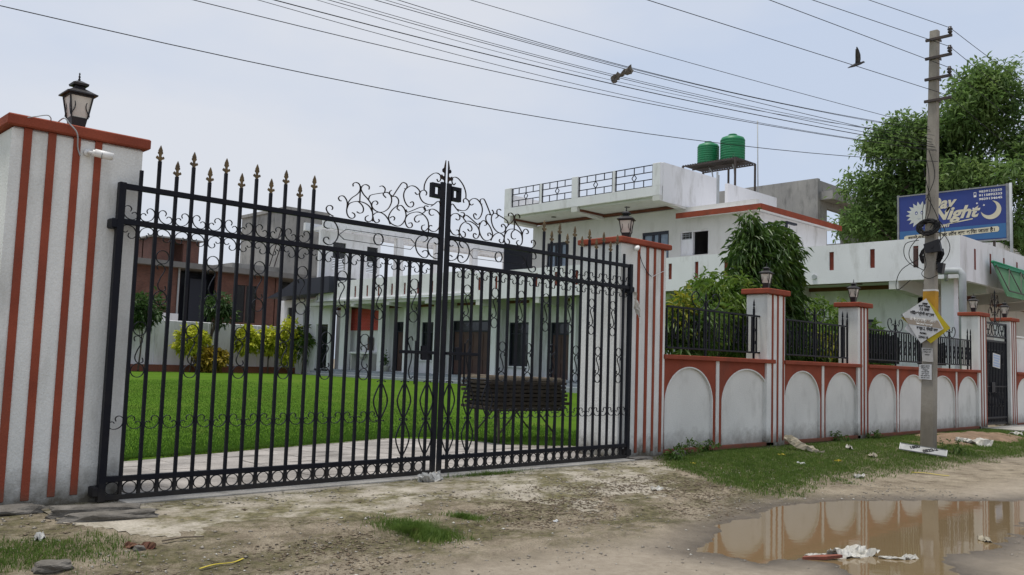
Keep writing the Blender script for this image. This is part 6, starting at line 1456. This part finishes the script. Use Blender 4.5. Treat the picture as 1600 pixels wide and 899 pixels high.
strip_thing('yellow_strap', [g(3.11,6.55), g(3.25,6.59,0.02), g(3.4,6.59,0.015), g(3.52,6.65)], 0.016, 'yellow_strip', 'thin yellow strip on the dirt at the bottom left', 'strap')
o = part('dry_stick', MB().tube([g(3.12,7.28,0.02), g(3.3,7.28,0.03), g(3.47,7.26,0.02)], 0.010, 6, 0.006), 'pale_wood', None, True); tag(o, 'thin dry stick beside the withered leaf', 'stick')
rag('withered_leaf', 2.93, 7.25, 0.24, 0.11, 0.014, 61, 'dead_leaf', 'withered dark red leaf on the dirt before the left pillar', 'leaf', -0.6)
rock('stone', 2.2, 7, 0.14, 0.10, 0.05, 'stone', 'pale flat stone at the bottom left edge', 'stone', 71)
rock('stone', 2.9, 7.19, 0.05, 0.04, 0.03, 'stone', 'small pale stone beside the withered leaf', 'stone', 72)
rock('stone', 12.45, 8.75, 0.14, 0.10, 0.09, 'stone', 'rounded stone at the foot of the right gate pillar', 'stone', 73)
rock('stone_slab', 2.97, 8.35, 0.50, 0.13, 0.09, 'stone', 'long dark stone slab at the foot of the left pillar', 'stone', 74, -0.25)
rock('stone_slab', 3, 8.15, 0.46, 0.12, 0.06, 'stone', 'flat paler stone slab in front of the dark slab', 'stone', 75, -0.2)
rock('rubble', 11.4, 8.78, 0.30, 0.14, 0.05, 'stone', 'broken concrete lump below the right gate hinge', 'rubble', 76)
rock('rubble', 2.35, 8.75, 0.30, 0.14, 0.06, 'stone', 'mossy lump of plaster at the left pillar base', 'rubble', 77)
rock('stone', 9.69, 8.28, 0.10, 0.07, 0.03, 'stone', 'flat stone on the apron before the right gate leaf', 'stone', 78)
# gravel, crumbs of plaster and dead leaves: too many to count
def chips(name, n, region, size, m, label, cat, seed, flat_=0.6, dens=None):
    rs = np.random.RandomState(seed); x = region[0] + (region[1]-region[0])*rs.rand(n); y = region[2] + (region[3]-region[2])*rs.rand(n)
    if dens is not None: k = dens(x, y) > rs.rand(n); x, y = x[k], y[k]
    k = edge_dist(x, y, PUDDLE) > 0.05; x, y = x[k], y[k]; n = len(x)
    base = np.array([[1,0,0],[-0.5,0.87,0],[-0.5,-0.87,0],[0.1,0.05,1.0],[0,0,-0.6]])
    fc = np.array([[0,1,3],[1,2,3],[2,0,3],[1,0,4],[2,1,4],[0,2,4]])
    s = size[0] + (size[1]-size[0])*rs.rand(n)**3; a = rs.rand(n)*2*PI
    V = np.tile(base, (n, 1, 1))*(1 + 0.35*rs.randn(n, 5, 3)); V[:, :, 2] *= flat_
    V *= s[:, None, None]; c, d = np.cos(a)[:, None], np.sin(a)[:, None]
    X_ = V[:, :, 0]*c - V[:, :, 1]*d; Y_ = V[:, :, 0]*d + V[:, :, 1]*c
    zb = np.maximum(gz(x, y), np.where(inside(x, y, APRON), lane(y) - 0.003, -9))
    V = np.stack([X_ + x[:, None], Y_ + y[:, None], V[:, :, 2] + zb[:, None] + s[:, None]*0.15], -1)
    F = (fc[None] + (np.arange(n)*5)[:, None, None]).reshape(-1, 3)
    tag(place(name, np_mesh(name, V.reshape(-1, 3), F, m)), label, cat, None, 'stuff')
chips('gravel', 17000, (1.5, 14.0, 2.7, 8.6), (0.004, 0.022), 'pebble', 'loose gravel scattered over the dirt lane', 'gravel', 81, dens=lambda x, y: np.clip((fbm(x*1.3, y*1.3, 55) - 0.42)*4, 0.04, 1))
chips('leaf_litter', 42000, (2.2, 11.8, 5.5, 8.5), (0.006, 0.028), 'litter', 'dry leaf litter and crumbs before the gate', 'litter', 82, 0.22, dens=lambda x, y: np.clip((fbm(x*0.9+3, y*1.5, 58) - 0.50)*6, 0.0, 1)*np.clip(1.25 - np.abs(y - 6.9)/1.1, 0.08, 1))
chips('plaster_crumbs', 2600, (1.8, 13.0, 4.6, 8.8), (0.006, 0.026), 'rag_white', 'pale crumbs of plaster and paper on the dirt', 'litter', 83, 0.4, dens=lambda x, y: np.clip((fbm(x*0.7, y*0.9, 59) - 0.45)*3, 0.05, 1))
# weeds at the wall foot
for k, (x, y, s, lab) in enumerate(((12.75,8.75,0.22,'first weed from the right gate pillar at the wall foot'),(13.6,8.85,0.16,'small weed under the first arch'),(18.6,8.9,0.20,'weed under the second section of the arched wall'),(20.2,8.85,0.16,'weed at the foot of the pillar left of the pole'),(19.7,6.95,0.28,'leafy weed right beside the pole foot'),(11.9,8.4,0.16,'low weed on the rubble before the right gate pillar'))):
    plant('weed', (x, y, float(gz(x, y)) - 0.01), [(x, y, float(gz(x, y)) + s*0.55, s, s, s*0.6)], 22, 7, 0.075, 0.03, 'shrub_green', 'green leafy weed, ' + lab, 'weed', 90+k, branches=2, trunk_r=0.006)
